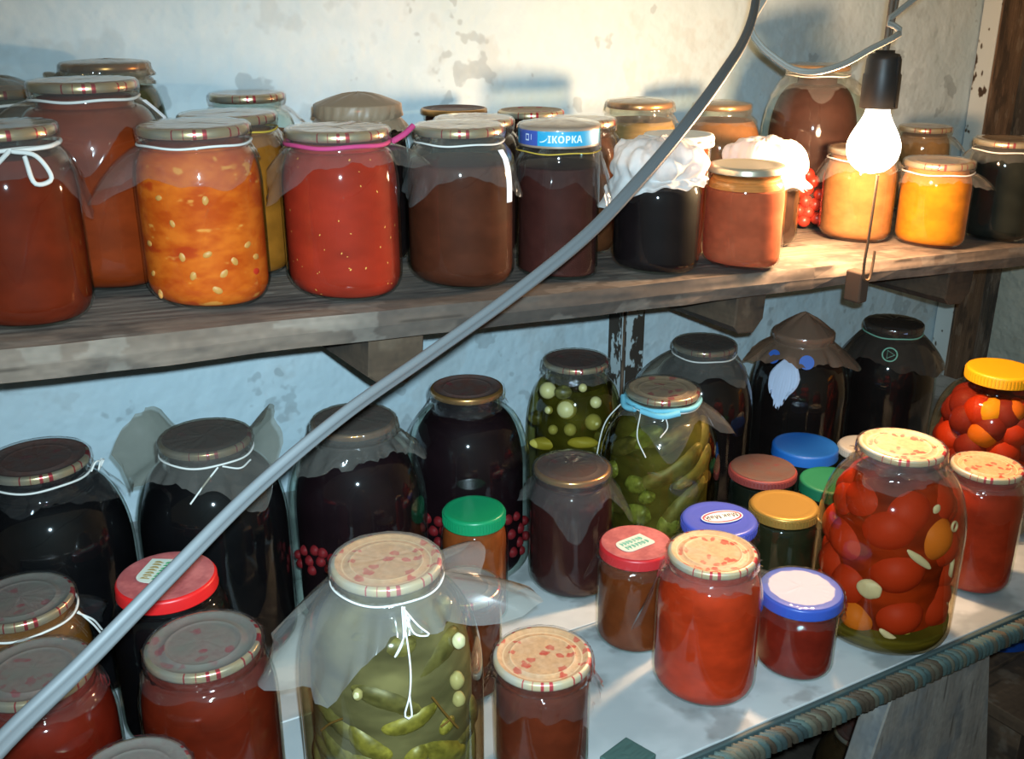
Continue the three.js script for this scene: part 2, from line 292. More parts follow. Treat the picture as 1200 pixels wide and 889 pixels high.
// ---------------------------------------------------------------- jars: shapes
// [shelf, x, z, height with lid, body radius, lid radius]
const AT = {
  U1: ['u', 0.107, -0.909, 0.157, 0.0555, 0.0448],
  U2: ['u', 0.264, -0.917, 0.158, 0.0555, 0.0475],
  U3: ['u', 0.392, -0.901, 0.157, 0.0555, 0.0475],
  U4: ['u', 0.523, -0.902, 0.160, 0.0555, 0.0441],
  U5: ['u', 0.648, -0.906, 0.162, 0.0451, 0.0430],
  U6: ['u', 0.774, -0.887, 0.123, 0.0509, 0.0433],
  U7: ['u', 0.897, -0.871, 0.121, 0.0485, 0.0451],
  U8: ['u', 1.206, -0.953, 0.129, 0.0500, 0.0465],
  U9: ['u', 1.287, -0.886, 0.118, 0.0490, 0.0465],
  U10: ['u', 1.442, -0.884, 0.147, 0.0500, 0.0465],
  B0: ['u', 0.153, -1.242, 0.162, 0.0500, 0.0450],
  B1: ['u', 0.198, -1.020, 0.186, 0.0640, 0.0465],
  B1b: ['u', 0.265, -1.232, 0.193, 0.0600, 0.0460],
  B2: ['u', 0.424, -1.236, 0.164, 0.0560, 0.0440],
  B3: ['u', 0.330, -1.025, 0.158, 0.0540, 0.0465],
  B4: ['u', 0.476, -1.036, 0.169, 0.0534, 0.0447],
  B5: ['u', 0.708, -1.234, 0.151, 0.0540, 0.0450],
  B6: ['u', 0.615, -1.027, 0.156, 0.0520, 0.0447],
  B7: ['u', 0.783, -1.159, 0.156, 0.0500, 0.0440],
  U5b: ['u', 0.750, -1.002, 0.159, 0.0457, 0.0396],
  B8: ['u', 0.933, -1.116, 0.173, 0.0550, 0.0450],
  B9: ['u', 1.115, -1.143, 0.171, 0.0620, 0.0420],
  B10: ['u', 0.862, -0.955, 0.147, 0.0402, 0.0430],
  B11: ['u', 1.032, -0.972, 0.108, 0.0507, 0.0426],
  B12: ['u', 1.240, -1.077, 0.234, 0.0765, 0.0452],
  B13: ['u', 1.550, -1.103, 0.144, 0.0450, 0.0420],
  L1: ['l', 0.102, -0.979, 0.240, 0.0765, 0.0465],
  L2: ['l', 0.257, -0.967, 0.240, 0.0765, 0.0455],
  L3: ['l', 0.412, -0.949, 0.240, 0.0765, 0.0451],
  L4: ['l', 0.580, -0.993, 0.240, 0.0765, 0.0438],
  L5: ['l', 0.781, -1.044, 0.235, 0.0660, 0.0437],
  L6: ['l', 0.802, -0.891, 0.240, 0.0765, 0.0455],
  L7: ['l', 0.995, -1.022, 0.240, 0.0765, 0.0449],
  L8: ['l', 1.191, -1.011, 0.240, 0.0765, 0.0450],
  L9: ['l', 1.380, -0.990, 0.240, 0.0765, 0.0450],
  L10: ['l', 1.316, -0.761, 0.240, 0.0810, 0.0460],
  L11: ['l', 0.661, -0.886, 0.162, 0.0515, 0.0457],
  L12: ['l', 0.526, -0.889, 0.133, 0.0387, 0.0355],
  L13: ['l', 0.653, -0.755, 0.123, 0.0415, 0.0403],
  L14: ['l', 0.663, -0.649, 0.162, 0.0544, 0.0448],
  L15: ['l', 0.438, -0.625, 0.125, 0.0437, 0.0438],
  L16: ['l', 0.780, -0.629, 0.097, 0.0425, 0.0446],
  L17: ['l', 0.931, -0.636, 0.238, 0.0810, 0.0465],
  L18: ['l', 1.134, -0.651, 0.168, 0.0509, 0.0428],
  L19: ['l', 0.786, -0.763, 0.120, 0.0444, 0.0441],
  L20: ['l', 0.887, -0.755, 0.120, 0.0443, 0.0415],
  L21: ['l', 0.948, -0.849, 0.120, 0.0440, 0.0441],
  L22: ['l', 1.067, -0.882, 0.120, 0.0460, 0.0458],
  L23: ['l', 1.147, -0.845, 0.120, 0.0380, 0.0350],
  L24: ['l', 1.003, -0.780, 0.120, 0.0420, 0.0411],
  L25: ['l', 0.305, -0.654, 0.240, 0.0765, 0.0443],
  L26: ['l', 0.442, -0.767, 0.120, 0.0370, 0.0360],
  L27: ['l', 0.171, -0.721, 0.165, 0.0560, 0.0458],
  L28: ['l', 0.049, -0.744, 0.165, 0.0560, 0.0431],
  L29: ['l', 0.057, -0.856, 0.165, 0.0530, 0.0430],
  L30: ['l', 0.174, -0.838, 0.165, 0.0540, 0.0441],
  L31: ['l', 0.092, -0.646, 0.120, 0.0420, 0.0420],
};
const KIND = { three: [0.55, 0.885, 0.32], litre: [0.645, 0.885, 0.40], half: [0.66, 0.86, 0.32], twist: [0.70, 0.87, 0.16], slim: [0.56, 0.84, 0.14] };
function profile(J, inset = 0, fill = 1e9) {
  const { R, H, rn, kind } = J, [a, b, cf] = KIND[kind], s0 = H * a, s1 = H * b, c = R * cf, top = Math.min(H - 0.004, fill), pts = [];
  const bot = inset ? 0.004 : 0, put = (r, y) => pts.push([Math.max(0, r - inset), y]);
  put(inset, bot + 0.0025); put(R * 0.55, bot + 0.002); put(R - c, bot);
  for (let i = 1; i <= 6; i++) { const t = i / 6 * Math.PI / 2; put(R - c + c * Math.sin(t), Math.max(bot, c - c * Math.cos(t))); }
  put(R, lerp(c, s0, 0.5));
  for (let i = 0; i <= 12; i++) { const t = i / 12 * Math.PI / 2; put(rn + (R - rn) * Math.pow(Math.cos(t), 0.92), s0 + (s1 - s0) * Math.sin(t)); }
  put(rn, H - 0.011); put(rn + 0.0015, H - 0.007); put(rn, H - 0.004);
  const out = []; for (let i = 0; i < pts.length; i++) { if (pts[i][1] <= top + 1e-6) out.push(pts[i]); else { const [r0, y0] = pts[i - 1], [r1, y1] = pts[i], t = (top - y0) / Math.max(1e-6, y1 - y0); out.push([lerp(r0, r1, t), top]); break; } }
  return out;
}
function radiusAt(J, y) { const p = J.prof; for (let i = 1; i < p.length; i++) if (p[i][1] >= y && p[i][1] > p[i - 1][1]) { const t = clamp((y - p[i - 1][1]) / (p[i][1] - p[i - 1][1])); return lerp(p[i - 1][0], p[i][0], t); } return p[p.length - 1][0]; }
const lathe = (pts, seg = 48) => new THREE.LatheGeometry(pts.map(([r, y]) => new THREE.Vector2(r, y)), seg, Math.PI, Math.PI * 2);
function heightUV(g) { const p = g.attributes.position, uv = g.attributes.uv; for (let i = 0; i < p.count; i++) uv.setY(i, p.getY(i) / 0.168); return g; }
function planarUV(g, r) { const p = g.attributes.position, uv = g.attributes.uv; for (let i = 0; i < p.count; i++) uv.setXY(i, 0.5 + p.getX(i) / r * 0.48, 0.5 + p.getZ(i) / r * 0.48); return g; }

// tin lid: pressed top with a ring, rolled metal rim
function tinLid(J, o, group) {
  const r = J.rl, y = J.H;
  const set = lidMats[o.tex || 'tan'], top = mesh('lid', planarUV(lathe([[0, y - 0.0022], [r * 0.60, y - 0.0022], [r * 0.635, y - 0.0008], [r * 0.675, y - 0.0008], [r * 0.71, y - 0.0022], [r * 0.83, y - 0.0024], [r * 0.88, y - 0.0003], [r * 0.93, y]]), r), set[(o.v || 0) % set.length], group);
  mesh('rim', lathe([[r * 0.925, y + 0.0001], [r * 0.975, y - 0.0004], [r, y - 0.002], [r * 0.998, y - 0.0038], [r * 1.006, y - 0.0052], [r * 0.995, y - 0.0072], [r * 0.95, y - 0.0082]]), rimMats[o.rim || 'gold'], top);
  return top;
}
// twist-off or plastic lid
function capLid(J, o, group) {
  const r = J.rl, y = J.H, h = o.h || 0.013, mat = std({ color: o.color, roughness: o.rough ?? 0.4, metalness: o.metal ?? 0 });
  const pts = [[0, y - 0.001], [r * 0.72, y - 0.001], [r * 0.76, y - 0.0002], [r * 0.9, y - 0.0002], [r * 0.965, y - 0.0006], [r, y - 0.003], [r, y - h + 0.002], [r * 1.012, y - h + 0.0012], [r * 1.006, y - h], [r * 0.95, y - h]];
  const lid = mesh('lid', lathe(pts), mat, group);
  const side = std({ color: o.side ?? o.color, roughness: 0.4, metalness: o.metal ?? 0 }); const gs = [];
  const n = 60; for (let i = 0; i < n; i++) { const a = i / n * Math.PI * 2, g = new THREE.BoxGeometry(0.0022, h - 0.0055, 0.0012); g.translate(0, 0, r); g.rotateY(a); g.translate(0, y - h / 2 - 0.0008, 0); gs.push(g); }
  if (!o.noGrip) mesh('grip', mergeGeometries(gs), side, lid);
  if (o.dust) mesh('dust_film', planarUV(lathe([[0, y + 0.0002], [r * 0.72, y + 0.0002], [r * 0.77, y + 0.0008], [r * 0.9, y + 0.0008], [r * 0.95, y + 0.0003]]), r), o.dust, lid);
  if (o.band) mesh('printed_band', lathe([[r + 0.0005, y - h + 0.0025], [r + 0.0005, y - 0.0035]], 64), std({ map: o.band, roughness: 0.45 }), lid);
  return lid;
}
function sticker(lid, J, map, w, h, x, z, rot, name = 'sticker') {
  const s = new THREE.Shape(), r = Math.min(w, h) * 0.42;
  s.absellipse(0, 0, w / 2, h / 2, 0, Math.PI * 2); let g;
  if (name === 'sticker') { const b = new THREE.Shape(); b.moveTo(-w / 2 + r, -h / 2); b.lineTo(w / 2 - r * 0.4, -h / 2); b.quadraticCurveTo(w / 2, -h / 2, w / 2, -h / 2 + r * 0.5); b.lineTo(w / 2 - r * 0.2, h / 2); b.lineTo(-w / 2 + r, h / 2); b.quadraticCurveTo(-w / 2, h / 2, -w / 2, 0); b.quadraticCurveTo(-w / 2, -h / 2, -w / 2 + r, -h / 2); g = new THREE.ExtrudeGeometry(b, { depth: 0.0004, bevelEnabled: false, curveSegments: 10 }); }
  else g = new THREE.ExtrudeGeometry(s, { depth: 0.0004, bevelEnabled: false, curveSegments: 40 });
  const p = g.attributes.position, uv = g.attributes.uv; for (let i = 0; i < p.count; i++) uv.setXY(i, p.getX(i) / w + 0.5, p.getY(i) / h + 0.5);
  g.rotateX(-Math.PI / 2); g.rotateY(rot); g.translate(x, J.H + 0.0006, z);
  return mesh(name, g, std({ map, roughness: 0.6 }), lid);
}
// film sheet over the lid, tied round the neck, its corners standing out as a skirt
// angles in degrees: 0 front, 90 right, -90 left; phi: 0 hangs straight down, 90 stands straight out
function clearOf(J, x, y, z) {
  const g = J.group, c = Math.cos(g.rotation.y), n = Math.sin(g.rotation.y), wx = g.position.x + x * c + z * n, wz = g.position.z - x * n + z * c, wy = g.position.y + y;
  if (wz < WALL + 0.006) return false;
  for (const id in AT) { if (id === J.id) continue; const [sh, ax, az, H, R, rl] = AT[id]; if (AT[J.id] && sh !== AT[J.id][0]) continue; const d = Math.hypot(wx - ax, wz - az); if (d > R + 0.01) continue; const h = wy - (sh === 'u' ? yUp(ax) : yLow(ax)); if (h > H + 0.006) continue; if (d < (h > H * 0.86 ? rl + 0.008 : R + 0.003)) return false; }
  return true;
}
function film(J, o, group) {
  const { rl, rn, H } = J, n = 96, S = o.seed || 1, yTie = o.tieY ?? H - 0.0145, rows = [];
  const len0 = o.len ?? 0.02, phi0 = (o.phi ?? 35) * Math.PI / 180, rt = rn + 0.0035;
  for (let i = 0; i <= n; i++) {
    const th = (i % n) / n * Math.PI * 2, cs = Math.cos(th), sn = Math.sin(th), nz = (f, k) => noise(cs * f + S * 3.1, sn * f + k, S * 1.7 + k);
    let len = len0 * (1 + 0.55 * nz(2.2, 1)), phi = phi0 + 0.25 * nz(1.6, 5);
    for (const [a, l, w, p] of o.flaps || []) { let d = th * 180 / Math.PI - a; d = ((d + 540) % 360 + 360) % 360 - 180; const g = Math.exp(-((d / w) ** 2)); len += l * g; phi = lerp(phi, p * Math.PI / 180, Math.min(1, g * 1.15)); }
    const line = [];
    if (!o.open) for (let k = 0; k <= 5; k++) { const q = k / 5; line.push([rl * q * 0.99, H + 0.0012 + (o.puff || 0) * (1 - q * q) * (1 + 0.25 * nz(1.5 + q, 2)) + 0.0006 * nz(6 * q + 1, 7) + (o.peak ? o.peak * Math.pow(1 - q, 1.1) : 0)]); }
    const cr = o.crumple ?? 0.001;
    line.push([rl + 0.0018 + cr * 0.6 * nz(9, 3), H - 0.0012 + (o.puff || 0) * 0.1]); line.push([rl + 0.0022 + cr * nz(9, 4), H - 0.0068]);
    line.push([rt + 0.0008 + cr * (1 + nz(12, 6)), yTie + 0.002]); line.push([rt, yTie]);
    const m = 9; for (let k = 1; k <= m; k++) {
      const t = k / m, ph = phi - (o.droop ?? 0.5) * t * (phi - 0.1) * 0.6, fold = (o.ruffle ?? 0.006) * t;
      let r = rt + 0.001 + len * t * Math.sin(ph) + fold * (0.5 + nz(7, 8)) * Math.cos(ph), y = yTie - len * t * Math.cos(ph) + fold * 1.2 * nz(7, 9) * Math.sin(ph);
      r += cr * 0.6 * nz(10, 10 + k * 0.4) * t; r = Math.max(r, radiusAt(J, y) + 0.0022 + 0.0006 * (k % 2)); line.push([r, y]);
    }
    const base = line.length - 9; for (let k = base; k < line.length; k++) { let [r, y] = line[k], t = 0; const lo = Math.max(rt + 0.0012, radiusAt(J, y) + 0.0016); while (t++ < 40 && r > lo && !clearOf(J, r * sn, y, r * cs)) r = Math.max(lo, r - 0.002); line[k][0] = r; }
    rows.push(line.map(([r, y]) => [r * sn, y, r * cs]));
  }
  const w = rows[0].length, pos = [], idx = []; rows.forEach((l) => l.forEach((p) => pos.push(...p)));
  for (let i = 0; i < n; i++) for (let k = 0; k < w - 1; k++) { const a = i * w + k, b = a + w; idx.push(a, b, a + 1, b, b + 1, a + 1); }
  const g = new THREE.BufferGeometry(); g.setAttribute('position', new THREE.Float32BufferAttribute(pos, 3)); g.setIndex(idx); g.computeVertexNormals();
  const f = mesh(o.name || 'film_cover', g, o.mat || filmMat, group);
  return f;
}
// scrunched carrier bag pulled over the lid: a lumpy cap with deep gathers, and a torn tail
function bag(J, o, group) {
  const n = 110, m = 26, pos = [], idx = [], S = o.seed, tail = (o.tail ?? -70) * Math.PI / 180;
  for (let i = 0; i <= n; i++) {
    const th = (i % n) / n * Math.PI * 2, cs = Math.cos(th), sn = Math.sin(th);
    for (let k = 0; k <= m; k++) {
      const t = k / m; let r, y;
      if (t < 0.62) { const a = t / 0.62 * 2.35; r = (J.rl + o.out) * Math.pow(Math.sin(Math.min(a, 1.571)), 0.8) * (a > 1.571 ? 1 - 0.16 * (a - 1.571) ** 1.4 : 1); y = J.H - 0.014 + (o.high + 0.014) * (Math.cos(a) + 0.70) / 1.70; }
      else { const q = (t - 0.62) / 0.38; let d = th - tail; d = Math.atan2(Math.sin(d), Math.cos(d)); const l = o.skirt * (1 + 0.8 * noise(cs * 3 + S, sn * 3, 4)) + o.tailLen * Math.exp(-((d / 0.5) ** 2)); r = J.rl + 0.002 + l * q * 0.75; y = J.H - 0.014 - l * q * 0.75; }
      const env = smooth(0, 0.25, t), w = 0.0052 * env * (noise(cs * 2.2 + S, sn * 2.2, t * 4 + S) * 2.0 + noise(cs * 5 + S, sn * 5, t * 3) * 1.0 + Math.abs(noise(cs * 9, sn * 9 + S, t * 2)) * 0.35);
      r += w; y += (0.006 * noise(cs * r * 70 + S, sn * r * 70, S) + 0.002 * noise(cs * r * 260, sn * r * 260, S)) * (t < 0.5 ? 1 : 0.3);
      r = Math.max(r, t > 0.55 ? radiusAt(J, y) + 0.0035 : 0); if (k === 0) r = 0;
      pos.push(r * sn, y, r * cs);
    }
  }
  const w = m + 1; for (let i = 0; i < n; i++) for (let k = 0; k < m; k++) { const a = i * w + k, b = a + w; idx.push(a, b, a + 1, b, b + 1, a + 1); }
  const g = new THREE.BufferGeometry(); g.setAttribute('position', new THREE.Float32BufferAttribute(pos, 3)); g.setIndex(idx); g.computeVertexNormals();
  return mesh('plastic_bag', g, bagMat, group);
}
function tie(J, o, group) {
  const y = o.y ?? J.H - 0.0145, r = J.rn + (o.gap ?? 0.0052), w = (o.w ?? 0.0013) * 0.8, mat = o.mat || stringMat, pts = [];
  for (let i = 0; i < 40; i++) { const a = i / 40 * Math.PI * 2; pts.push(V(r * Math.sin(a), y + 0.0007 * Math.sin(a * 5), r * Math.cos(a))); }
  const t = mesh('tie_string', tube(pts, w, 80, 6, true), mat, group);
  const gs = []; for (const loop of o.ends || []) gs.push(tube(loop.map(([a, dr, dy]) => { const q = a * Math.PI / 180, rr = Math.max(r + dr, radiusAt(J, y + dy) + 0.005); return V(rr * Math.sin(q), y + dy, rr * Math.cos(q)); }), o.ew ?? w * 0.9, 30, 6));
  if (gs.length) mesh('bow', mergeGeometries(gs), mat, t);
  return t;
}
// flat paper or tape end: a curved strip against the shoulder
function tape(J, group, a, y0, y1, w, out = 0.004, lean = 0) {
  const g = new THREE.BoxGeometry(w, y0 - y1, 0.0005, 2, 6, 1), p = g.attributes.position; 
  for (let i = 0; i < p.count; i++) { const y = (y0 + y1) / 2 + p.getY(i), x = p.getX(i) + lean * (y0 - y), r = Math.max(radiusAt(J, y), radiusAt(J, y0)) + out + p.getZ(i), q = a * Math.PI / 180 + x / r; p.setXYZ(i, r * Math.sin(q), y, r * Math.cos(q)); }
  g.computeVertexNormals(); return mesh('tape_end', g, tapeMat, group);
}
const sphereGeo = new THREE.SphereGeometry(1, 20, 14);
const blobGeos = [1, 2, 3].map((s) => { const g = new THREE.SphereGeometry(1, 22, 16), p = g.attributes.position; for (let i = 0; i < p.count; i++) { const v = V(p.getX(i), p.getY(i), p.getZ(i)), k = 1 + 0.10 * noise(v.x * 1.3 + s * 5, v.y * 1.3, v.z * 1.3) + 0.03 * noise(v.x * 5, v.y * 5 + s, v.z * 5); v.multiplyScalar(k); p.setXYZ(i, v.x, v.y, v.z); } g.computeVertexNormals(); return g; });
const cukeGeos = [0.25, -0.3, 0.1].map((bend, s) => {
  const g = new THREE.SphereGeometry(1, 20, 26), p = g.attributes.position;
  for (let i = 0; i < p.count; i++) { let x = p.getX(i), y = p.getY(i), z = p.getZ(i); const k = (1 - 0.25 * y * y * y * 0.6) * (1 + 0.07 * noise(x * 5 + s, y * 9, z * 5)); x *= k; z *= k; x += bend * (y * y - 0.4); p.setXYZ(i, x, y, z); }
  g.computeVertexNormals(); return g; });
const tomatoGeo = (() => { const g = new THREE.SphereGeometry(1, 24, 18), p = g.attributes.position; for (let i = 0; i < p.count; i++) { const y = p.getY(i), k = 1 - 0.22 * Math.exp(-((1 - y) / 0.06)); p.setXYZ(i, p.getX(i) * (1 + 0.02 * Math.cos(Math.atan2(p.getZ(i), p.getX(i)) * 5)), y * 0.92 * k, p.getZ(i)); } g.computeVertexNormals(); return g; })();
const ringGeo = new THREE.TorusGeometry(1, 0.22, 10, 24);
function piece(name, geo, mat, J, p, sc, rot) { const m = mesh(name, geo, mat, J.group); m.position.set(p[0], p[1], p[2]); m.scale.set(...(Array.isArray(sc) ? sc : [sc, sc, sc])); if (rot) m.rotation.set(...rot); return m; }

// moves a piece in towards the axis until all of it lies inside the glass; half: half-length along its own y, mid: half-thickness, tilt: turn away from upright
function inside(J, p, mid, half, tilt) {
  const ang = Math.atan2(p[0], p[2]), lt = Math.max(mid, Math.abs(half * Math.sin(tilt))), lv = Math.max(mid, Math.abs(half * Math.cos(tilt)));
  const y = clamp(p[1], lv + 0.008, J.H * 0.87 - lv), Rin = Math.min(radiusAt(J, y - lv * 0.6), radiusAt(J, y), radiusAt(J, y + lv * 0.45)) - 0.0045;
  const r = Math.min(Math.hypot(p[0], p[2]) + 0.006, Math.sqrt(Math.max(1e-6, (Rin - mid) ** 2 - Math.max(0, lt - mid) ** 2 * 0.9)));
  return [[r * Math.sin(ang), y, r * Math.cos(ang)], ang];
}
function packed(name, geo, mat, J, p, mid, half, tilt) { const [q, a] = inside(J, p, mid, half, tilt); return piece(name, geo, mat, J, q, [mid * 0.97, half, mid * 0.97], [0, a, tilt]); }
function jar(id, o) {
  const [shelf, x, z, H, R, rl] = o.at || AT[id], y = shelf === 'u' ? yUp(x) : shelf === 'l' ? yLow(x) : 0;
  const g = thing(o.name || 'preserve_jar', o.label, 'jar', [x, y + 0.0008, z], o.group);
  g.rotation.y = Math.atan2(-x, -z);                  // local +z looks out into the room
  const J = { id, H, R, rl, rn: o.lid?.cap ? rl - 0.003 : rl - 0.0042, kind: o.kind, group: g };
  if (o.rn) J.rn = o.rn;
  J.prof = profile(J);
  J.flush = (geo) => { if (shelf === 'f') return geo; const p = geo.attributes.position, c = Math.cos(g.rotation.y), n = Math.sin(g.rotation.y); for (let i = 0; i < p.count; i++) { const y0 = p.getY(i); p.setY(i, y0 + SLOPE * (p.getX(i) * c + p.getZ(i) * n) * (1 - smooth(0.004, 0.05, y0))); } geo.computeVertexNormals(); return geo; };   // the foot sits flat on the sloping board
  mesh('glass_body', J.flush(lathe(J.prof)), o.glass || glassMat, g);
  if (o.fill) { const p = profile(J, o.inset ?? 0.0024, H * o.fill); p.push([0, p[p.length - 1][1]]); mesh(o.contentName || 'contents', heightUV(J.flush(lathe(p))), o.content, g); }
  if (o.layer) { const p = profile(J, 0.0028, H * o.layer[0]).filter((q) => q[1] >= H * o.fill - 0.002); p.push([0, H * o.layer[0]]); mesh('foam_layer', lathe(p), o.layer[1], g); }
  if (o.lid) J.lid = o.lid.cap ? capLid(J, o.lid, g) : tinLid(J, o.lid, g);
  for (const f of o.film ? [o.film].flat() : []) film(J, f, g);
  for (const t of o.tie ? [o.tie].flat() : []) tie(J, t, g);
  o.more?.(J, g);
  return J;
}

// pieces inside the glass, in each jar's own axes: x, y, z, radius, sort
const PIECES = {
  L17: [[-0.0008,0.1559,0.0525,0.0289,'r'],[0.0463,0.1445,0.0294,0.0261,'o'],[-0.0424,0.1286,0.036,0.0251,'r'],[0.0132,0.1071,0.0516,0.0279,'r'],[-0.0331,0.0777,0.0447,0.0251,'r'],[-0.0223,0.0414,0.057,0.0186,'o'],[0.0229,0.0514,0.0507,0.0251,'r'],[0.0703,0.0177,0.0044,0.0242,'r'],[0.0614,0.062,0.0034,0.0242,'r'],[-0.0375,0.1855,0.04,0.0261,'r'],[0.0156,0.2049,0.0501,0.0289,'r'],[0.0551,0.1854,0.0078,0.0251,'r']],
  L17w: [[-0.0114,0.0876,0.0641,0.014,'s'],[0.0333,0.1327,0.0623,0.0074,'k'],[0.0673,0.0975,0.004,0.0121,'g'],[0.0658,0.1607,0.0259,0.0074,'g'],[0.0505,0.1871,0.0517,0.0056,'s'],[0.0183,0.0309,0.0682,0.0074,'k'],[0.0696,0.0555,0.0043,0.0112,'g'],[0.0612,0.0029,0.0338,0.0084,'s']],
  L25: [[-0.0209,0.1128,0.0581,0.0126,'c'],[0.0132,0.1322,0.0615,0.0113,'c'],[0.0154,0.0962,0.0604,0.012,'c'],[0.0416,0.1157,0.0523,0.0067,'c'],[-0.0033,0.1507,0.0611,0.0133,'m'],[0.0161,0.2089,0.0555,0.0173,'m'],[-0.0251,0.1834,0.052,0.0173,'m'],[0.0303,0.1688,0.0506,0.016,'m'],[-0.0482,0.1293,0.0358,0.0146,'m'],[0.059,0.0843,0.0161,0.0133,'m'],[-0.0101,0.2282,0.0581,0.016,'m'],[0.0418,0.2146,0.0447,0.0133,'m'],[-0.0433,0.0954,0.0464,0.0106,'m'],[0.0631,0.0434,0.0056,0.012,'m']],
  L25w: [[0.052,0.1888,0.0438,0.0053,'s'],[0.0498,0.1532,0.0454,0.006,'s'],[0.0509,0.1348,0.0451,0.0053,'s'],[-0.0262,0.1625,0.0639,0.004,'s']],
  L6: [[-0.0328,0.193,0.0461,0.0188,'c'],[0.0189,0.1539,0.0524,0.0198,'m'],[-0.0267,0.1318,0.0548,0.0135,'c'],[-0.056,0.137,0.0264,0.0125,'c'],[-0.0122,0.1186,0.0634,0.0094,'c'],[-0.0218,0.0916,0.0541,0.0167,'c'],[0.0175,0.084,0.0538,0.0188,'c'],[0.0578,0.1806,0.0166,0.0146,'m'],[-0.0052,0.1844,0.0581,0.0167,'m'],[0.0319,0.1065,0.0467,0.0188,'m'],[0.0449,0.1498,0.0372,0.0167,'m'],[-0.0533,0.0876,0.0236,0.0167,'m'],[0.0156,0.2138,0.058,0.0146,'m'],[-0.0504,0.1698,0.0328,0.0146,'m']],
  L5: [[-0.0364,0.203,0.0375,0.0114,'s'],[-0.0109,0.1815,0.0492,0.0137,'s'],[0.027,0.1919,0.0481,0.008,'s'],[0.0245,0.1629,0.0462,0.0114,'s'],[-0.0058,0.1545,0.0544,0.0086,'s'],[-0.0286,0.1512,0.0484,0.0068,'s'],[-0.0347,0.1781,0.0454,0.0057,'s'],[0.0096,0.2151,0.0563,0.0057,'s'],[0.0116,0.1353,0.052,0.0103,'y'],[-0.0378,0.1254,0.0361,0.0114,'y'],[-0.0158,0.2067,0.0519,0.0091,'m'],[0.0366,0.1414,0.0387,0.0103,'m'],[-0.0505,0.1547,0.017,0.0103,'m']],
  L10: [[-0.0067,0.195,0.0564,0.0238,'y'],[-0.0508,0.1706,0.0017,0.0321,'d'],[-0.0076,0.1574,0.0563,0.0238,'o'],[0.0308,0.2001,0.0513,0.0202,'o'],[-0.0584,0.126,0.0022,0.0309,'d'],[0.0324,0.1617,0.0466,0.0238,'r'],[-0.0258,0.1099,0.046,0.0285,'d'],[0.0182,0.1151,0.0517,0.0261,'r'],[0.0562,0.1418,0.0173,0.0214,'r']],
  L4: [[0.046,0.0847,0.0481,0.0071],[0.0503,0.062,0.0435,0.0071],[0.0606,0.0418,0.0273,0.0071],[0.0618,0.0595,0.0245,0.0071],[0.0525,0.0353,0.0408,0.0071],[0.0643,0.0254,0.0201,0.0061],[0.0394,0.0514,0.0536,0.0071],[-0.0491,0.0877,0.0448,0.0071],[-0.0355,0.0889,0.0562,0.0071],[-0.0421,0.0736,0.0514,0.0071],[-0.0295,0.0778,0.0596,0.0071],[-0.0561,0.0708,0.0373,0.0061],[0.0353,0.0766,0.0564,0.0071],[0.0415,0.0332,0.0531,0.0061],[0.0716,0.0371,0.0045,0.0061],[0.0569,0.0825,0.036,0.0061],[-0.02,0.0912,0.0634,0.0071],[-0.0362,0.0606,0.0558,0.0071],[0.031,0.0641,0.0588,0.0071],[0.0694,0.059,0.0042,0.0061]],
  L3: [[-0.0602,0.1012,0.0297,0.0063],[-0.0484,0.1097,0.0465,0.0063],[-0.0551,0.0929,0.0383,0.0063],[-0.0428,0.0985,0.0517,0.0063],[-0.0661,0.075,0.0115,0.0063],[-0.053,0.0827,0.0412,0.0063],[-0.0402,0.1099,0.0537,0.0063],[-0.0306,0.1052,0.0597,0.0063],[-0.0695,0.0823,0.0047,0.0054],[-0.035,0.0921,0.0582,0.0054]],
  B12: [[0.0004,0.083,0.0651,0.0087],[0.0012,0.0617,0.0651,0.0087],[0.0005,0.0439,0.0651,0.0087],[0.0058,0.0276,0.0648,0.0087],[0.001,0.0145,0.0651,0.0087],[0.0086,0.0733,0.0645,0.0087],[-0.0081,0.0574,0.0646,0.0087],[0.0144,0.0393,0.0635,0.0087],[-0.0079,0.0294,0.0646,0.0087],[-0.0075,0.0765,0.0657,0.0075],[-0.0139,0.0149,0.0647,0.0075],[0.0189,0.0189,0.0623,0.0087],[0.0295,0.0109,0.058,0.0087],[0.0422,0.0073,0.0496,0.0087],[0.0189,0.0547,0.0634,0.0075],[0.034,0.0263,0.0567,0.0075]],
  U2: [[-0.0427,0.061,0.0227,0.0036,'b'],[-0.0188,0.0523,0.0446,0.0036,'b'],[0.0005,0.0541,0.0484,0.0036,'b'],[0.0206,0.0454,0.0434,0.004,'b'],[0.0116,0.036,0.0463,0.0044,'b'],[0.0052,0.0221,0.0475,0.0044,'b'],[-0.0121,0.0357,0.0469,0.0036,'b'],[0.0382,0.0447,0.0297,0.0036,'b'],[0.0336,0.0124,0.0349,0.0036,'b'],[-0.0392,0.0167,0.0284,0.0036,'b'],[0.0323,0.0574,0.036,0.0036,'b'],[-0.0233,0.0813,0.0431,0.0029,'b'],[-0.0023,0.1154,0.049,0.0029,'b'],[-0.043,0.0344,0.0236,0.0029,'b'],[0.0202,0.0858,0.0419,0.0058,'p'],[0.0071,0.0703,0.046,0.0058,'p'],[-0.0147,0.0104,0.0442,0.0058,'p'],[-0.0024,0.0108,0.0465,0.0058,'p'],[0.037,0.0315,0.0302,0.0044,'p'],[-0.0218,0.126,0.0425,0.0044,'p'],[0.0031,0.1005,0.0483,0.0036,'b'],[-0.0313,0.1027,0.0377,0.0029,'b']],

};
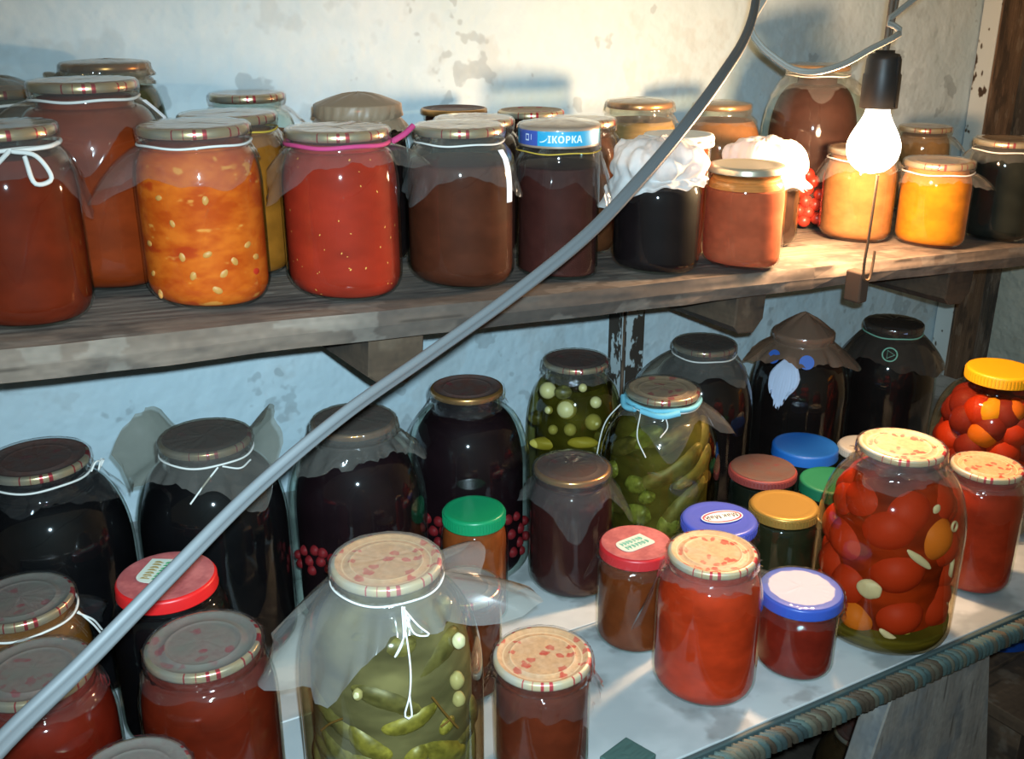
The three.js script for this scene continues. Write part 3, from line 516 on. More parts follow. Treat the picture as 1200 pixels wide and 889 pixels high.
const M = {
  tomato: phys({ color: 0xaa3013, roughness: 0.55, specularIntensity: 0.25 }), orangeTomato: phys({ color: 0xc4671a, roughness: 0.55, specularIntensity: 0.25 }), darkTomato: phys({ color: 0x74241a, roughness: 0.55, specularIntensity: 0.25 }), plum: phys({ color: 0xe0981c, roughness: 0.5, specularIntensity: 0.25 }),
  onion: std({ color: 0xc9bd9c, roughness: 0.5 }), garlic: std({ color: 0xbab184, roughness: 0.5 }), mushroom: std({ color: 0xb8b074, roughness: 0.45 }), cabbage: std({ color: 0xb7a648, roughness: 0.5 }),
  cuke: phys({ color: 0xa9a04a, roughness: 0.4, map: contentTex.murk }), cukeDark: phys({ color: 0x86804e, roughness: 0.45, map: contentTex.murk }), cukeGreen: phys({ color: 0xa4ae60, roughness: 0.4, map: contentTex.murk }), cukeOlive: phys({ color: 0x706c34, roughness: 0.45, map: contentTex.murk }),
  berry: phys({ color: 0x74191e, roughness: 0.5, specularIntensity: 0.25 }), brightBerry: phys({ color: 0xd8402e, roughness: 0.35, transmission: 0.25 }), bean: std({ color: 0xd08c46, roughness: 0.5 }), pepper: std({ color: 0xd0301a, roughness: 0.45 }),
};
const core = (J, r, top, mat, name = 'brine') => { const q = { ...J, R: J.R - r, rn: Math.max(0.012, J.rn - r * 0.7) }; const p = profile(q, 0.001, J.H * top); p.push([0, p[p.length - 1][1]]); mesh(name, heightUV(J.flush(lathe(p))), mat, J.group); };
const wrap = (seed, o = {}) => ({ seed, len: 0.008, phi: 12, crumple: 0.0022, ruffle: 0.003, mat: clearFilm, ...o });
const tanLid = (v = 0, rim) => ({ tex: 'tan', v, rim });

// --- upper shelf, front row
jar('U1', { name: 'sauce_jar', kind: 'litre', label: 'jar of rust-brown sauce tied with a white looped bow at the neck', fill: 0.86, content: content('puree', 0x78240e), lid: tanLid(0), film: { seed: 3, len: 0.022, phi: 25, flaps: [[75, 0.045, 18, 18]] },
  tie: { w: 0.0022, ends: [[[10, 0.004, 0], [25, 0.012, -0.004], [32, 0.016, -0.022], [20, 0.016, -0.024], [18, 0.008, -0.004]], [[10, 0.004, 0], [40, 0.008, 0.001], [55, 0.006, 0.002]], [[8, 0.003, 0], [-8, 0.012, -0.012], [-28, 0.02, -0.028]]], ew: 0.0019 } });
jar('U2', { name: 'relish_jar', kind: 'litre', label: 'jar of orange vegetable relish with pale beans and red pepper bits', fill: 0.90, content: content('chunky', 0xffffff), lid: tanLid(1), film: [{ seed: 5, len: 0.024, phi: 14, flaps: [[-85, 0.045, 26, 60], [88, -0.012, 30, 8], [20, 0.012, 30, 10]] }], tie: { w: 0.0014 },
  more: (J) => { PIECES.U2.filter((q) => q[1] < 0.112 && q[1] > 0.013).forEach(([x, y, z, r, s], i) => { const k = 1.085, b = s === 'b'; piece(b ? 'bean' : 'pepper_bit', blobGeos[i % 3], b ? M.bean : M.pepper, J, [x * k, y, z * k], b ? [r * 1.15, r * 0.8, r * 0.45] : [r * 1.2, r * 0.9, r * 0.4], [0, Math.atan2(x, z), (i * 1.7) % 3]); }); } });
jar('U3', { name: 'sauce_jar', kind: 'litre', label: 'jar of bright red tomato sauce with yellow seeds and a pink ribbon tie', fill: 0.93, content: content('seeds', 0xffffff), lid: tanLid(2), film: { seed: 8, len: 0.014, phi: 50, flaps: [[-52, 0.040, 22, 48], [86, 0.034, 18, 82]] }, tie: { mat: pinkString, w: 0.0026, y: AT.U3[3] - 0.012, ends: [[[78, 0.003, 0], [86, 0.014, 0.006], [92, 0.022, 0.012]]], ew: 0.003 } });
jar('U4', { name: 'jam_jar', kind: 'litre', label: 'jar of dark brown jam under a clear pleated skirt of film', fill: 0.79, content: content('puree', 0x59291a), lid: tanLid(0), film: { seed: 11, len: 0.032, phi: 14, ruffle: 0.009, flaps: [[-55, 0.022, 18, 20], [70, 0.022, 20, 16]] }, tie: { w: 0.0012 }, more: (J, g) => tape(J, g, 52, J.H - 0.02, J.H - 0.07, 0.008, 0.006, 0.0) });
{
  const band = canvasTexture(2048, 64, (c, w, h) => { c.fillStyle = '#1ba6d2'; c.fillRect(0, 0, w, h); c.fillStyle = '#3e58ae'; c.fillRect(w * 0.30, 0, w * 0.115, h); c.fillStyle = '#f0f6f8'; c.beginPath(); c.moveTo(w * 0.425, 44); c.quadraticCurveTo(w * 0.445, 44, w * 0.458, 24); c.quadraticCurveTo(w * 0.45, 50, w * 0.425, 48); c.fill(); c.strokeStyle = '#dfe6f4'; c.lineWidth = 6; c.strokeRect(w * 0.355, 18, 34, 24); c.beginPath(); c.moveTo(w * 0.385, 40); c.lineTo(w * 0.385, 16); c.stroke(); c.font = 'bold 44px sans-serif'; c.fillStyle = '#f4fbfd'; c.textAlign = 'center'; c.save(); c.translate(w * 0.525, 0); c.scale(1.75, 1); c.fillText('ІКОРКА', 0, 49); c.restore(); c.fillStyle = '#eef3f5'; c.fillRect(w * 0.655, 0, w * 0.045, h); });
  jar('U5', { name: 'jam_jar', kind: 'twist', label: 'narrow jar of dark jam with a cyan printed lid under loose clear film', fill: 0.74, content: content('puree', 0x4d2420), lid: { cap: 1, color: 0xa48c78, side: 0x2c86ad, band, h: 0.021, noGrip: 1 }, film: { seed: 14, len: 0.03, phi: 12, puff: 0.004, mat: clearFilm, tieY: AT.U5[3] - 0.026, flaps: [[60, 0.035, 24, 20], [-80, 0.018, 22, 16]] }, tie: { w: 0.0009, y: AT.U5[3] - 0.026, mat: yellowBand } });
}
jar('U6', { name: 'jam_jar', kind: 'half', label: 'short jar of black jam capped with a crumpled white plastic bag', fill: 0.90, content: content('puree', 0x1e1416), lid: tanLid(1), more: (J, g) => bag(J, { seed: 17, out: 0.010, high: 0.026, skirt: 0.010, tailLen: 0.032, tail: -50 }, g) });
jar('U7', { name: 'salad_jar', kind: 'half', label: 'jar of red-orange vegetable salad with a bare flat lid beside the hanging wire', fill: 0.78, content: content('puree', 0xd26c4a, { transmission: 0.30, thickness: 0, roughness: 0.95 }), lid: { cap: 1, color: 0xb9b09a, metal: 0.6, rough: 0.3, h: 0.009, noGrip: 1 }, layer: [0.90, content('puree', 0xe08a4a)] });
jar('U8', { name: 'jam_jar', kind: 'half', label: 'squat jar of pale peach jam just behind the glowing bulb', fill: 0.91, content: content('puree', 0xd98c52, { transmission: 0.35, thickness: 0, roughness: 0.95 }), lid: tanLid(2), film: { seed: 21, len: 0.014, phi: 40, flaps: [[-60, 0.02, 22, 40]] }, tie: {} });
jar('U9', { name: 'jam_jar', kind: 'half', label: 'short jar of glowing orange jam standing at the shelf edge past the bulb', fill: 0.93, content: content('puree', 0xee9420, { transmission: 0.40, thickness: 0, roughness: 0.95 }), lid: tanLid(0), film: { seed: 24, len: 0.012, phi: 55, flaps: [[85, 0.024, 24, 72], [-70, 0.02, 24, 60]] }, tie: {} });
jar('U10', { name: 'jam_jar', kind: 'litre', label: 'jar of blackish preserve under a gold lid at the post end of the upper shelf', fill: 0.89, content: content('puree', 0x2a2a26), lid: tanLid(1), film: { seed: 27, len: 0.016, phi: 45 }, tie: {} });
// --- upper shelf, back rows
jar('B0', { name: 'preserve_jar', kind: 'litre', label: 'dark green jar with a grey film hood behind the looped-bow jar', fill: 0.86, content: content('puree', 0x26301c), lid: tanLid(0), film: { seed: 31, puff: 0.012, len: 0.02, phi: 50, mat: dustyFilm }, tie: { w: 0.002 } });
jar('B1', { name: 'sauce_jar', kind: 'litre', label: 'tall jar of orange-brown sauce with a long pointed film flap and white string', fill: 0.93, content: content('puree', 0x963510), lid: tanLid(2), film: { seed: 34, len: 0.022, phi: 32, flaps: [[-8, 0.042, 24, 14], [75, 0.034, 16, 55], [-80, 0.015, 20, 80]] }, tie: { w: 0.0017 }, more: (J, g) => tape(J, g, 58, J.H - 0.016, J.H - 0.062, 0.006, 0.016, 0.5) });
jar('B1b', { name: 'preserve_jar', kind: 'litre', label: 'jar with a gold lid wrapped in crumpled dirty film at the back by the wall', fill: 0.86, content: content('puree', 0x4c4a2c), lid: { tex: 'gold', rim: 'copper' }, film: { seed: 37, len: 0.008, phi: 20, crumple: 0.005, puff: 0.003, mat: dustyFilm, flaps: [[-85, 0.012, 14, 150]] } });
jar('B2', { name: 'preserve_jar', kind: 'litre', label: 'clear-necked jar of orange preserve at the back with a loose film flap', fill: 0.72, content: content('puree', 0xa45c30), lid: tanLid(1), film: { seed: 40, len: 0.012, phi: 60, flaps: [[85, 0.035, 22, 55], [-80, 0.02, 20, 50]], mat: clearFilm } });
jar('B3', { name: 'relish_jar', kind: 'litre', label: 'jar of yellow-orange relish with a yellow band behind the bean relish', fill: 0.91, content: content('puree', 0xb56a22), lid: tanLid(0), film: { seed: 43, len: 0.016, phi: 30 }, tie: { mat: yellowBand } });
jar('B4', { name: 'preserve_jar', kind: 'litre', label: 'dark jar with a domed dusty film cover behind the seedy tomato sauce', fill: 0.92, content: content('puree', 0x1c1213), lid: tanLid(1), film: { seed: 46, puff: 0.010, len: 0.012, phi: 30, crumple: 0.003, mat: phys({ color: 0xb89c7e, roughness: 0.5, transmission: 0.45, thickness: 0 }) } });
jar('B5', { name: 'preserve_jar', kind: 'litre', label: 'jar with a red-brown lid by the wall behind the dark brown jam', fill: 0.92, content: content('puree', 0x5a2a1c), lid: { tex: 'brown', v: 0, rim: 'copper' } });
jar('B6', { name: 'preserve_jar', kind: 'litre', label: 'dark jar with a tan lid right behind the pleated-film jam jar', fill: 0.92, content: content('puree', 0x2a1814), lid: tanLid(0), film: { seed: 49, len: 0.012, phi: 20, mat: clearFilm } });
jar('B7', { name: 'preserve_jar', kind: 'litre', label: 'tan-lidded jar at the wall behind the cyan printed lid', fill: 0.92, content: content('puree', 0x4a261a), lid: tanLid(2) });
jar('U5b', { name: 'jam_jar', kind: 'litre', label: 'slim jar of brown jam with spiky film between cyan lid and white bag', fill: 0.91, content: content('puree', 0x6b3a22), lid: tanLid(1), film: { seed: 52, len: 0.022, phi: 26, mat: clearFilm, flaps: [[75, 0.03, 18, 30]] } });
jar('B8', { name: 'preserve_jar', kind: 'litre', label: 'dark jar with a tan foam layer and crumpled film over its lid', fill: 0.74, content: content('puree', 0x241610), layer: [0.86, content('puree', 0x9a7a50)], lid: { tex: 'gold', rim: 'copper' }, film: { seed: 55, len: 0.012, phi: 22, crumple: 0.004, puff: 0.004 } });
jar('B9', { name: 'preserve_jar', kind: 'three', label: 'round-shouldered jar of amber preserve at the back under the cable', fill: 0.86, content: content('puree', 0xa87048), lid: { tex: 'gold', rim: 'copper' }, film: { seed: 58, len: 0.014, phi: 40, puff: 0.004 } });
{
  const fruit = canvasTexture(1024, 64, (c, w, h) => { c.fillStyle = '#e9ece6'; c.fillRect(0, 0, w, h); const R = rngOf(8); const cols = ['#b8403a', '#6a9a3c', '#c26a72', '#88a83c', '#b05a4a']; for (let i = 0; i < 34; i++) { c.fillStyle = cols[i % 5]; c.beginPath(); c.ellipse(i * 30 + R() * 12, 20 + R() * 26, 12 + R() * 5, 11 + R() * 5, R() * 3, 0, 7); c.fill(); } });
  jar('B10', { name: 'sauce_jar', kind: 'slim', label: 'jar of red sauce with a white lid printed with fruits', fill: 0.91, content: content('puree', 0xc8401f, { transmission: 0.25, thickness: 0, roughness: 0.95 }), lid: { cap: 1, color: 0xdfe0da, band: fruit, h: 0.014, noGrip: 1 } });
}
jar('B11', { name: 'jam_jar', kind: 'half', label: 'small dark jar under a puffed white bag next to the bulb', fill: 0.91, content: content('puree', 0x33201a), lid: tanLid(2), more: (J, g) => bag(J, { seed: 61, out: 0.009, high: 0.032, skirt: 0.014, tailLen: 0.012, tail: 80 }, g) });
jar('B12', { name: 'compote_jar', kind: 'three', label: 'large three-litre jar of brown compote with red berries on the upper shelf', fill: 0.93, inset: 0.0125, content: content('puree', 0x452a24), lid: { tex: 'gold', rim: 'copper' }, film: { seed: 64, len: 0.02, phi: 45, flaps: [[10, 0.012, 18, 30], [80, 0.028, 22, 60], [-70, 0.018, 24, 40]] }, tie: {},
  more: (J) => PIECES.B12.forEach(([x, y, z, r]) => piece('berry', sphereGeo, M.brightBerry, J, [x, y, z], r * 1.1)) });
jar('B13', { name: 'preserve_jar', kind: 'litre', label: 'jar with flat tan film corners behind the bulb near the post', fill: 0.91, content: content('puree', 0x9a7048), lid: tanLid(0), film: { seed: 67, len: 0.012, phi: 60, flaps: [[80, 0.022, 20, 60]] } });

// --- lower shelf, the big dark jars at the back
const darkWine = content('puree', 0x0d0a0d), plumWine = content('puree', 0x1c0d12), brownWine = content('puree', 0x1d1312);
jar('L1', { name: 'compote_jar', kind: 'three', label: 'large jar of black compote with knotted white string beside its lid', fill: 0.93, content: darkWine, lid: { tex: 'brown', v: 0 }, film: { seed: 71, len: 0.018, phi: 35, mat: clearFilm, flaps: [[70, 0.024, 20, 62]] }, tie: { ends: [[[62, 0.002, 0], [66, 0.006, 0.008], [72, 0.008, 0.006], [70, 0.006, -0.003], [76, 0.009, 0.005], [82, 0.01, 0.003], [78, 0.006, -0.003], [88, 0.008, 0.002]]] } });
jar('L2', { name: 'compote_jar', kind: 'three', label: 'large black compote jar with smoky film flaps standing up round its lid', fill: 0.93, content: darkWine, lid: { tex: 'brown', v: 1 }, film: { seed: 74, len: 0.02, phi: 45, droop: 0.1, flaps: [[-128, 0.030, 34, 150], [105, 0.022, 34, 140], [-85, 0.035, 14, 60], [35, 0.035, 22, 24]], mat: dustyFilm }, tie: { ends: [[[10, 0.003, 0], [-5, 0.01, -0.012], [-18, 0.02, -0.028]], [[15, 0.003, 0], [30, 0.012, -0.003], [48, 0.008, -0.002]]] } });
jar('L3', { name: 'compote_jar', kind: 'three', label: 'large dark compote jar with ragged film, crossed by the grey cable', fill: 0.93, inset: 0.0085, content: plumWine, lid: { tex: 'brown', v: 0, rim: 'copper' }, film: { seed: 77, len: 0.016, phi: 40, crumple: 0.004, ruffle: 0.01, flaps: [[-60, 0.02, 26, 35], [85, 0.03, 14, 60]], mat: dustyFilm },
  more: (J) => PIECES.L3.forEach(([x, y, z, r]) => piece('berry', sphereGeo, M.berry, J, [x * 1.0, y, z * 1.0], r)) });
jar('L4', { name: 'compote_jar', kind: 'three', label: 'large plum-dark compote jar with red berries behind the green lid', fill: 0.90, inset: 0.0085, content: plumWine, lid: { tex: 'brown', v: 1, rim: 'copper' }, film: { seed: 80, len: 0.008, phi: 12, crumple: 0.002, mat: clearFilm, open: 1, flaps: [[-88, 0.04, 10, 40]] },
  more: (J) => PIECES.L4.forEach(([x, y, z, r]) => piece('berry', sphereGeo, M.berry, J, [x * 1.0, y, z * 1.0], r)) });
jar('L5', { name: 'pickle_jar', kind: 'three', label: 'jar of olive pickles with round pale mushrooms by the peeling post', glass: oliveGlass, lid: { tex: 'brown', v: 1 }, film: wrap(83, { mat: filmMat, crumple: 0.003 }),
  more: (J) => { core(J, 0.012, 0.86, content('murk', 0x5e5a26)); PIECES.L5.forEach(([x, y, z, r, s], i) => piece(s === 's' ? 'mushroom' : s === 'y' ? 'cabbage_piece' : 'cucumber', s === 's' ? sphereGeo : blobGeos[i % 3], s === 's' ? M.mushroom : s === 'y' ? M.cabbage : M.cukeOlive, J, [x, y, z], s === 'y' ? [r * 2, r * 0.8, r * 0.8] : s === 'm' ? [r * 1.3, r, r] : r)); for (let i = 0; i < 9; i++) { const a = -1.4 + i * 0.35; packed('cucumber', cukeGeos[i % 3], M.cukeOlive, J, [0.056 * Math.sin(a), 0.03 + (i % 4) * 0.026, 0.056 * Math.cos(a)], 0.013, 0.034, 0.6 * i); } } });
jar('L6', { name: 'pickle_jar', kind: 'three', label: 'large jar of green cucumbers tied with a torn blue band and lace', glass: oliveGlass, lid: { tex: 'tan', v: 2 }, film: { seed: 86, len: 0.014, phi: 24, flaps: [[88, 0.045, 18, 66], [10, 0.04, 20, 12]], puff: 0.002, mat: filmMat }, tie: [{ mat: blueBand, w: 0.0042, gap: 0.0045, y: AT.L6[3] - 0.013, ends: [[[-85, 0.003, 0], [-60, 0.006, -0.004], [-40, 0.005, -0.002]], [[-30, 0.004, -0.002], [0, 0.007, -0.004], [25, 0.005, -0.001]]], ew: 0.004 }, { mat: stringMat, w: 0.0012, y: AT.L6[3] - 0.017, ends: [[[-30, 0.004, 0], [-24, 0.02, -0.025], [-12, 0.03, -0.045]], [[-75, 0.004, 0], [-82, 0.012, -0.03], [-84, 0.016, -0.09]], [[5, 0.004, 0], [8, 0.01, -0.012], [0, 0.014, -0.022]]] }],
  more: (J) => { core(J, 0.013, 0.91, content('murk', 0x6c683a)); PIECES.L6.forEach(([x, y, z, r, s], i) => { const big = s === 'm' || i === 0; packed('cucumber', big ? cukeGeos[i % 3] : blobGeos[i % 3], s === 'c' ? M.cukeGreen : M.cukeDark, J, [x, y, z], r * 0.95, big ? r * 2.3 : r * 1.15, -0.75 - (i % 3) * 0.25); }); } });
jar('L7', { name: 'compote_jar', kind: 'three', label: 'large brown-black compote jar with a wide film wing below the bracket', fill: 0.93, content: brownWine, lid: { tex: 'brown', v: 0 }, film: { seed: 89, len: 0.022, phi: 30, flaps: [[-88, 0.055, 30, 62], [60, 0.02, 20, 30]], mat: dustyFilm }, tie: {} });
jar('L8', { name: 'compote_jar', kind: 'three', label: 'large black jar under a peaked printed film hood with a white tuft', fill: 0.93, content: brownWine, lid: { tex: 'brown', v: 1 }, film: { seed: 92, len: 0.03, phi: 50, puff: 0.014, peak: 0.014, droop: 0.2, flaps: [[-75, 0.022, 30, 55], [80, 0.03, 30, 55]], mat: phys({ color: 0xc09a80, roughness: 0.2, transmission: 0.72, thickness: 0 }) },
  more: (J, g) => {
    const blueMat = std({ color: 0x3a63b4, roughness: 0.5 }), white = std({ color: 0xb9c2d6, roughness: 0.8 });
    // pleated tuft of bag that hangs from the knot
    const pos = [], idx = [], nf = 22; for (let i = 0; i <= nf; i++) for (let k = 0; k <= 8; k++) { const u = i / nf - 0.5, t = k / 8, y = J.H - 0.028 - t * (0.058 + 0.014 * Math.cos(u * 5) + 0.004 * Math.sin(i * 2.1)), wd = 0.012 + 0.036 * Math.sin(t * 2.6), r = radiusAt(J, y) + 0.005 + 0.0035 * (i % 2) * (0.4 + t), q = -0.28 - t * 0.05 + u * wd / r; pos.push(r * Math.sin(q), y, r * Math.cos(q)); }
    for (let i = 0; i < nf; i++) for (let k = 0; k < 8; k++) { const a = i * 9 + k, b = a + 9; idx.push(a, a + 1, b, b, a + 1, b + 1); }
    const tg = new THREE.BufferGeometry(); tg.setAttribute('position', new THREE.Float32BufferAttribute(pos, 3)); tg.setIndex(idx); tg.computeVertexNormals();
    mesh('bag_tuft', tg, white, g);
    for (const a of [-40, 8]) { const d = new THREE.CylinderGeometry(0.011, 0.011, 0.001, 20); d.rotateX(Math.PI / 2 - 0.5); const q = a * Math.PI / 180, y = J.H - 0.030, r = radiusAt(J, y) + 0.012; d.rotateY(q); d.translate(r * Math.sin(q), y, r * Math.cos(q)); mesh('printed_badge', d, blueMat, g).userData.label = 'round blue print on the film'; }
  } });
jar('L9', { name: 'compote_jar', kind: 'three', label: 'large black jar with a green cord and green ring mark at its neck', fill: 0.93, content: brownWine, lid: { tex: 'brown', v: 0 }, film: { seed: 95, len: 0.045, phi: 42, puff: 0.004, flaps: [[80, 0.03, 34, 52], [-80, 0.02, 34, 45]], mat: phys({ color: 0x8a7a6e, roughness: 0.15, transmission: 0.86, thickness: 0 }) }, tie: { mat: greenCord, w: 0.0014 },
  more: (J, g) => { const gs = [new THREE.TorusGeometry(0.011, 0.0012, 6, 28), new THREE.TorusGeometry(0.0075, 0.0010, 3, 3)]; const m = mergeGeometries(gs); m.rotateX(-0.6); const y = J.H - 0.034; m.translate(0, y, radiusAt(J, y) + 0.010); mesh('ring_mark', m, greenCord, g); const b = new THREE.BoxGeometry(0.036, 0.0006, 0.012); b.rotateX(0.5); b.translate(0.004, J.H - 0.002, J.rl * 0.86); mesh('paper_tag', b, std({ color: 0x9aa0c4, roughness: 0.7 }), g); } });
jar('L10', { name: 'tomato_jar', kind: 'three', label: 'large jar of tomatoes and yellow plums under a bright yellow plastic lid', glass: paleGlass, lid: { cap: 1, color: 0xe2a012, h: 0.017, rough: 0.45 },
  more: (J) => { core(J, 0.024, 0.84, content('murk', 0x7e2c16)); const m = { y: M.plum, d: M.darkTomato, o: M.orangeTomato, r: M.tomato }; PIECES.L10.forEach(([x, y, z, r, s], i) => packed(s === 'y' ? 'plum' : 'tomato', tomatoGeo, m[s], J, [x, y, z], r * 0.95, r * 0.95, 0.5)); for (let k = 0; k < 6; k++) for (let d = 0; d < 8; d++) { const a = d * 0.785 + (k % 2) * 0.39; packed('tomato', tomatoGeo, (k + d) % 3 ? M.darkTomato : M.tomato, J, [0.043 * Math.sin(a), 0.038 + k * 0.032, 0.043 * Math.cos(a)], 0.026, 0.025, k + d); } } });

// --- lower shelf, middle
jar('L11', { name: 'jam_jar', kind: 'litre', label: 'jar of dark red jam with a folded clear film point before the cucumbers', fill: 0.91, content: content('puree', 0x401d1c), lid: { tex: 'brown', v: 1, rim: 'copper' }, film: { seed: 98, len: 0.016, phi: 22, flaps: [[5, 0.042, 22, 10], [-88, 0.02, 16, 50], [85, 0.04, 14, 34]], mat: filmMat } });
jar('L12', { name: 'sauce_jar', kind: 'twist', label: 'slim jar of orange-brown sauce with a green screw lid', fill: 0.89, content: content('puree', 0x9c4a20), lid: { cap: 1, color: 0x128a58, h: 0.016, rough: 0.35 } });
{
  const stick = (seed, green, brown) => canvasTexture(256, 128, (c, w, h) => { c.fillStyle = '#c9d3c4'; c.fillRect(0, 0, w, h); const R = rngOf(seed); c.lineWidth = 9; c.lineCap = 'round'; for (let l = 0; l < 2; l++) { c.strokeStyle = l ? green : brown; let x = 40; while (x < 215) { c.beginPath(); const y = 40 + l * 46; c.moveTo(x, y + 14); c.lineTo(x, y - 14); c.quadraticCurveTo(x + 18, y - 14 + R() * 10, x + 12 * R() + 4, y + R() * 12); c.stroke(); x += 24 + R() * 8; } } });
  const dustRed = std({ map: texture(128, 128, (u, v) => mix3([0.62, 0.30, 0.30], [0.76, 0.42, 0.40], clamp(0.5 + fbm(u, v, 5, 4, 201) * 1.5 + fbm(u, v, 24, 2, 205) * 0.5))), roughness: 0.75 });
  jar('L13', { name: 'sauce_jar', kind: 'half', label: 'small jar of brown sauce with a dusty red lid and pale green sticker', fill: 0.92, content: content('puree', 0x7c3818), lid: { cap: 1, color: 0xc8262a, dust: dustRed, h: 0.013, noGrip: 1 }, film: wrap(101, { open: 1, flaps: [[-86, 0.03, 8, 30]] }), more: (J) => sticker(J.lid, J, stick(3, '#3f9c86', '#58a892'), 0.042, 0.025, -0.002, 0.003, 0.75) });
  jar('L30', { name: 'preserve_jar', kind: 'litre', label: 'black jar with a dusty red plastic lid and torn green-lettered sticker', fill: 0.93, content: darkWine, lid: { cap: 1, color: 0xd01f1f, dust: dustRed, h: 0.013, noGrip: 1 }, more: (J) => sticker(J.lid, J, stick(5, '#2f9a62', '#a08a52'), 0.042, 0.030, -0.006, -0.010, 1.05) });
  const oval = canvasTexture(512, 256, (c, w, h) => { c.fillStyle = '#e4e4e2'; c.fillRect(0, 0, w, h); c.strokeStyle = '#b8405c'; c.lineWidth = 22; c.beginPath(); c.ellipse(w / 2, h / 2, w / 2 - 26, h / 2 - 24, 0, 0, 7); c.stroke(); c.font = 'bold 104px sans-serif'; c.fillStyle = '#23262a'; c.textAlign = 'center'; c.textBaseline = 'middle'; c.fillText('Мак Май', w / 2, h / 2 + 6, w * 0.80); });
  jar('L19', { name: 'preserve_jar', kind: 'half', label: 'small jar with a violet-blue lid bearing a white oval label', fill: 0.91, content: content('puree', 0x5a2418), lid: { cap: 1, color: 0x4a58b8, h: 0.013, rough: 0.35 }, film: wrap(104, { open: 1 }), more: (J) => sticker(J.lid, J, oval, 0.052, 0.029, 0.003, -0.002, Math.PI + 0.50, 'oval_label') });
}
jar('L14', { name: 'juice_jar', kind: 'litre', label: 'tall jar of bright red tomato juice with torn film hanging down its side', fill: 0.93, content: content('puree', 0xd03a18), lid: { tex: 'cream', v: 0, rim: 'cream' }, film: [wrap(107, { phi: 8, open: 1 }), { seed: 108, name: 'film_strip', open: 1, len: 0.004, phi: 10, mat: filmMat, crumple: 0.002, flaps: [[-84, 0.09, 7, 20]], ruffle: 0.014 }] });
jar('L15', { name: 'sauce_jar', kind: 'half', label: 'small jar of brown-red sauce with a ringed strawberry lid and ragged film', fill: 0.93, content: content('puree', 0x6f2a16), lid: { tex: 'cream', v: 1, rim: 'cream' }, film: wrap(110, { len: 0.02, phi: 22, ruffle: 0.008, crumple: 0.003 }) });
jar('L16', { name: 'sauce_jar', kind: 'half', label: 'low jar of dark red sauce with a blue lid under glossy cling film', fill: 0.93, content: content('puree', 0x8a2416), lid: { cap: 1, color: 0x2a50b0, h: 0.013, noGrip: 1, dust: std({ map: texture(128, 128, (u, v) => { const d = Math.hypot(u - 0.5, v - 0.5); return mix3([0.22, 0.36, 0.72], [0.80, 0.76, 0.82], smooth(0.385, 0.36, d + fbm(u, v, 12, 3, 221) * 0.03)); }), roughness: 0.5 }) }, film: wrap(113, { crumple: 0.003, puff: 0.001 }) });
jar('L17', { name: 'tomato_jar', kind: 'three', label: 'big jar of whole red and orange tomatoes with white onion slices', glass: paleGlass, lid: { tex: 'cream', v: 0, rim: 'cream' }, film: [wrap(116, { open: 1, crumple: 0.0025, len: 0.018, mat: filmMat }), { seed: 117, name: 'film_strip', open: 1, len: 0.004, phi: 15, mat: filmMat, crumple: 0.003, flaps: [[-72, 0.05, 8, 30]], ruffle: 0.012 }],
  more: (J) => {
    core(J, 0.017, 0.90, content('murk', 0xa8340f)); { const q = profile(J, 0.004, 0.032); q.push([0, 0.032]); mesh('brine', J.flush(lathe(q)), content('murk', 0x6f6420), J.group); }
    PIECES.L17.forEach(([x, y, z, r, s], i) => packed('tomato', tomatoGeo, s === 'o' ? M.orangeTomato : M.tomato, J, [x, y, z], r * 1.2, r * 1.12, 0.5 + i));
    for (let k = 0; k < 5; k++) for (const d of [-125, -88, 78, 112, 150, 190]) { const a = (d + (k % 2) * 18) * Math.PI / 180; packed('tomato', tomatoGeo, M.tomato, J, [0.06 * Math.sin(a), 0.048 + k * 0.04, 0.06 * Math.cos(a)], 0.0305, 0.0295, k + d); }
    PIECES.L17w.forEach(([x, y, z, r, s], i) => piece(s === 'g' ? 'onion_ring' : s === 'k' ? 'onion_stalk' : 'onion_slice', s === 'g' ? ringGeo : blobGeos[i % 3], M.onion, J, inside(J, [x * 1.1, Math.max(y, 0.022), z * 1.1], s === 'k' ? 0.004 : r * 0.5, s === 'k' ? 0.018 : r, 0.9)[0], s === 'k' ? [0.0045, 0.019, 0.0035] : s === 'g' ? [r * 0.7, r * 1.1, r * 0.9] : [r, r * 0.85, r * 0.4], [0, Math.atan2(x, z), s === 'k' ? 0.9 : 0.3 * i]));
    for (let i = 0; i < 6; i++) piece('cabbage_piece', blobGeos[i % 3], M.cabbage, J, [0.058 * Math.sin(i * 0.5 - 1.0), 0.026 + (i % 2) * 0.005, 0.058 * Math.cos(i * 0.5 - 1.0)], [0.012, 0.006, 0.008], [0, i, 0.3]);
  } });
jar('L18', { name: 'juice_jar', kind: 'litre', label: 'jar of red tomato juice behind the whole tomatoes at the shelf edge', fill: 0.93, content: content('puree', 0xb83418), lid: { tex: 'cream', v: 1, rim: 'cream' }, film: wrap(119, { open: 1, mat: filmMat }) });
jar('L20', { name: 'salad_jar', kind: 'twist', label: 'small jar of dark green salad with a gold metal lid', fill: 0.86, content: content('puree', 0x2a2a18), lid: { cap: 1, color: 0xb08a42, metal: 0.55, rough: 0.4, h: 0.013 } });
jar('L21', { name: 'salad_jar', kind: 'twist', label: 'small dark jar with a dusty red-brown lid by the tall cucumbers', fill: 0.86, content: content('puree', 0x1c2018), lid: { cap: 1, color: 0x8a3a34, rough: 0.55, h: 0.012, dust: lidMats.brown[0] } });
jar('L22', { name: 'salad_jar', kind: 'twist', label: 'small dark jar with a plain bright blue plastic lid', fill: 0.86, content: content('puree', 0x20241a), lid: { cap: 1, color: 0x1f66b8, h: 0.016, noGrip: 1, rough: 0.45 } });
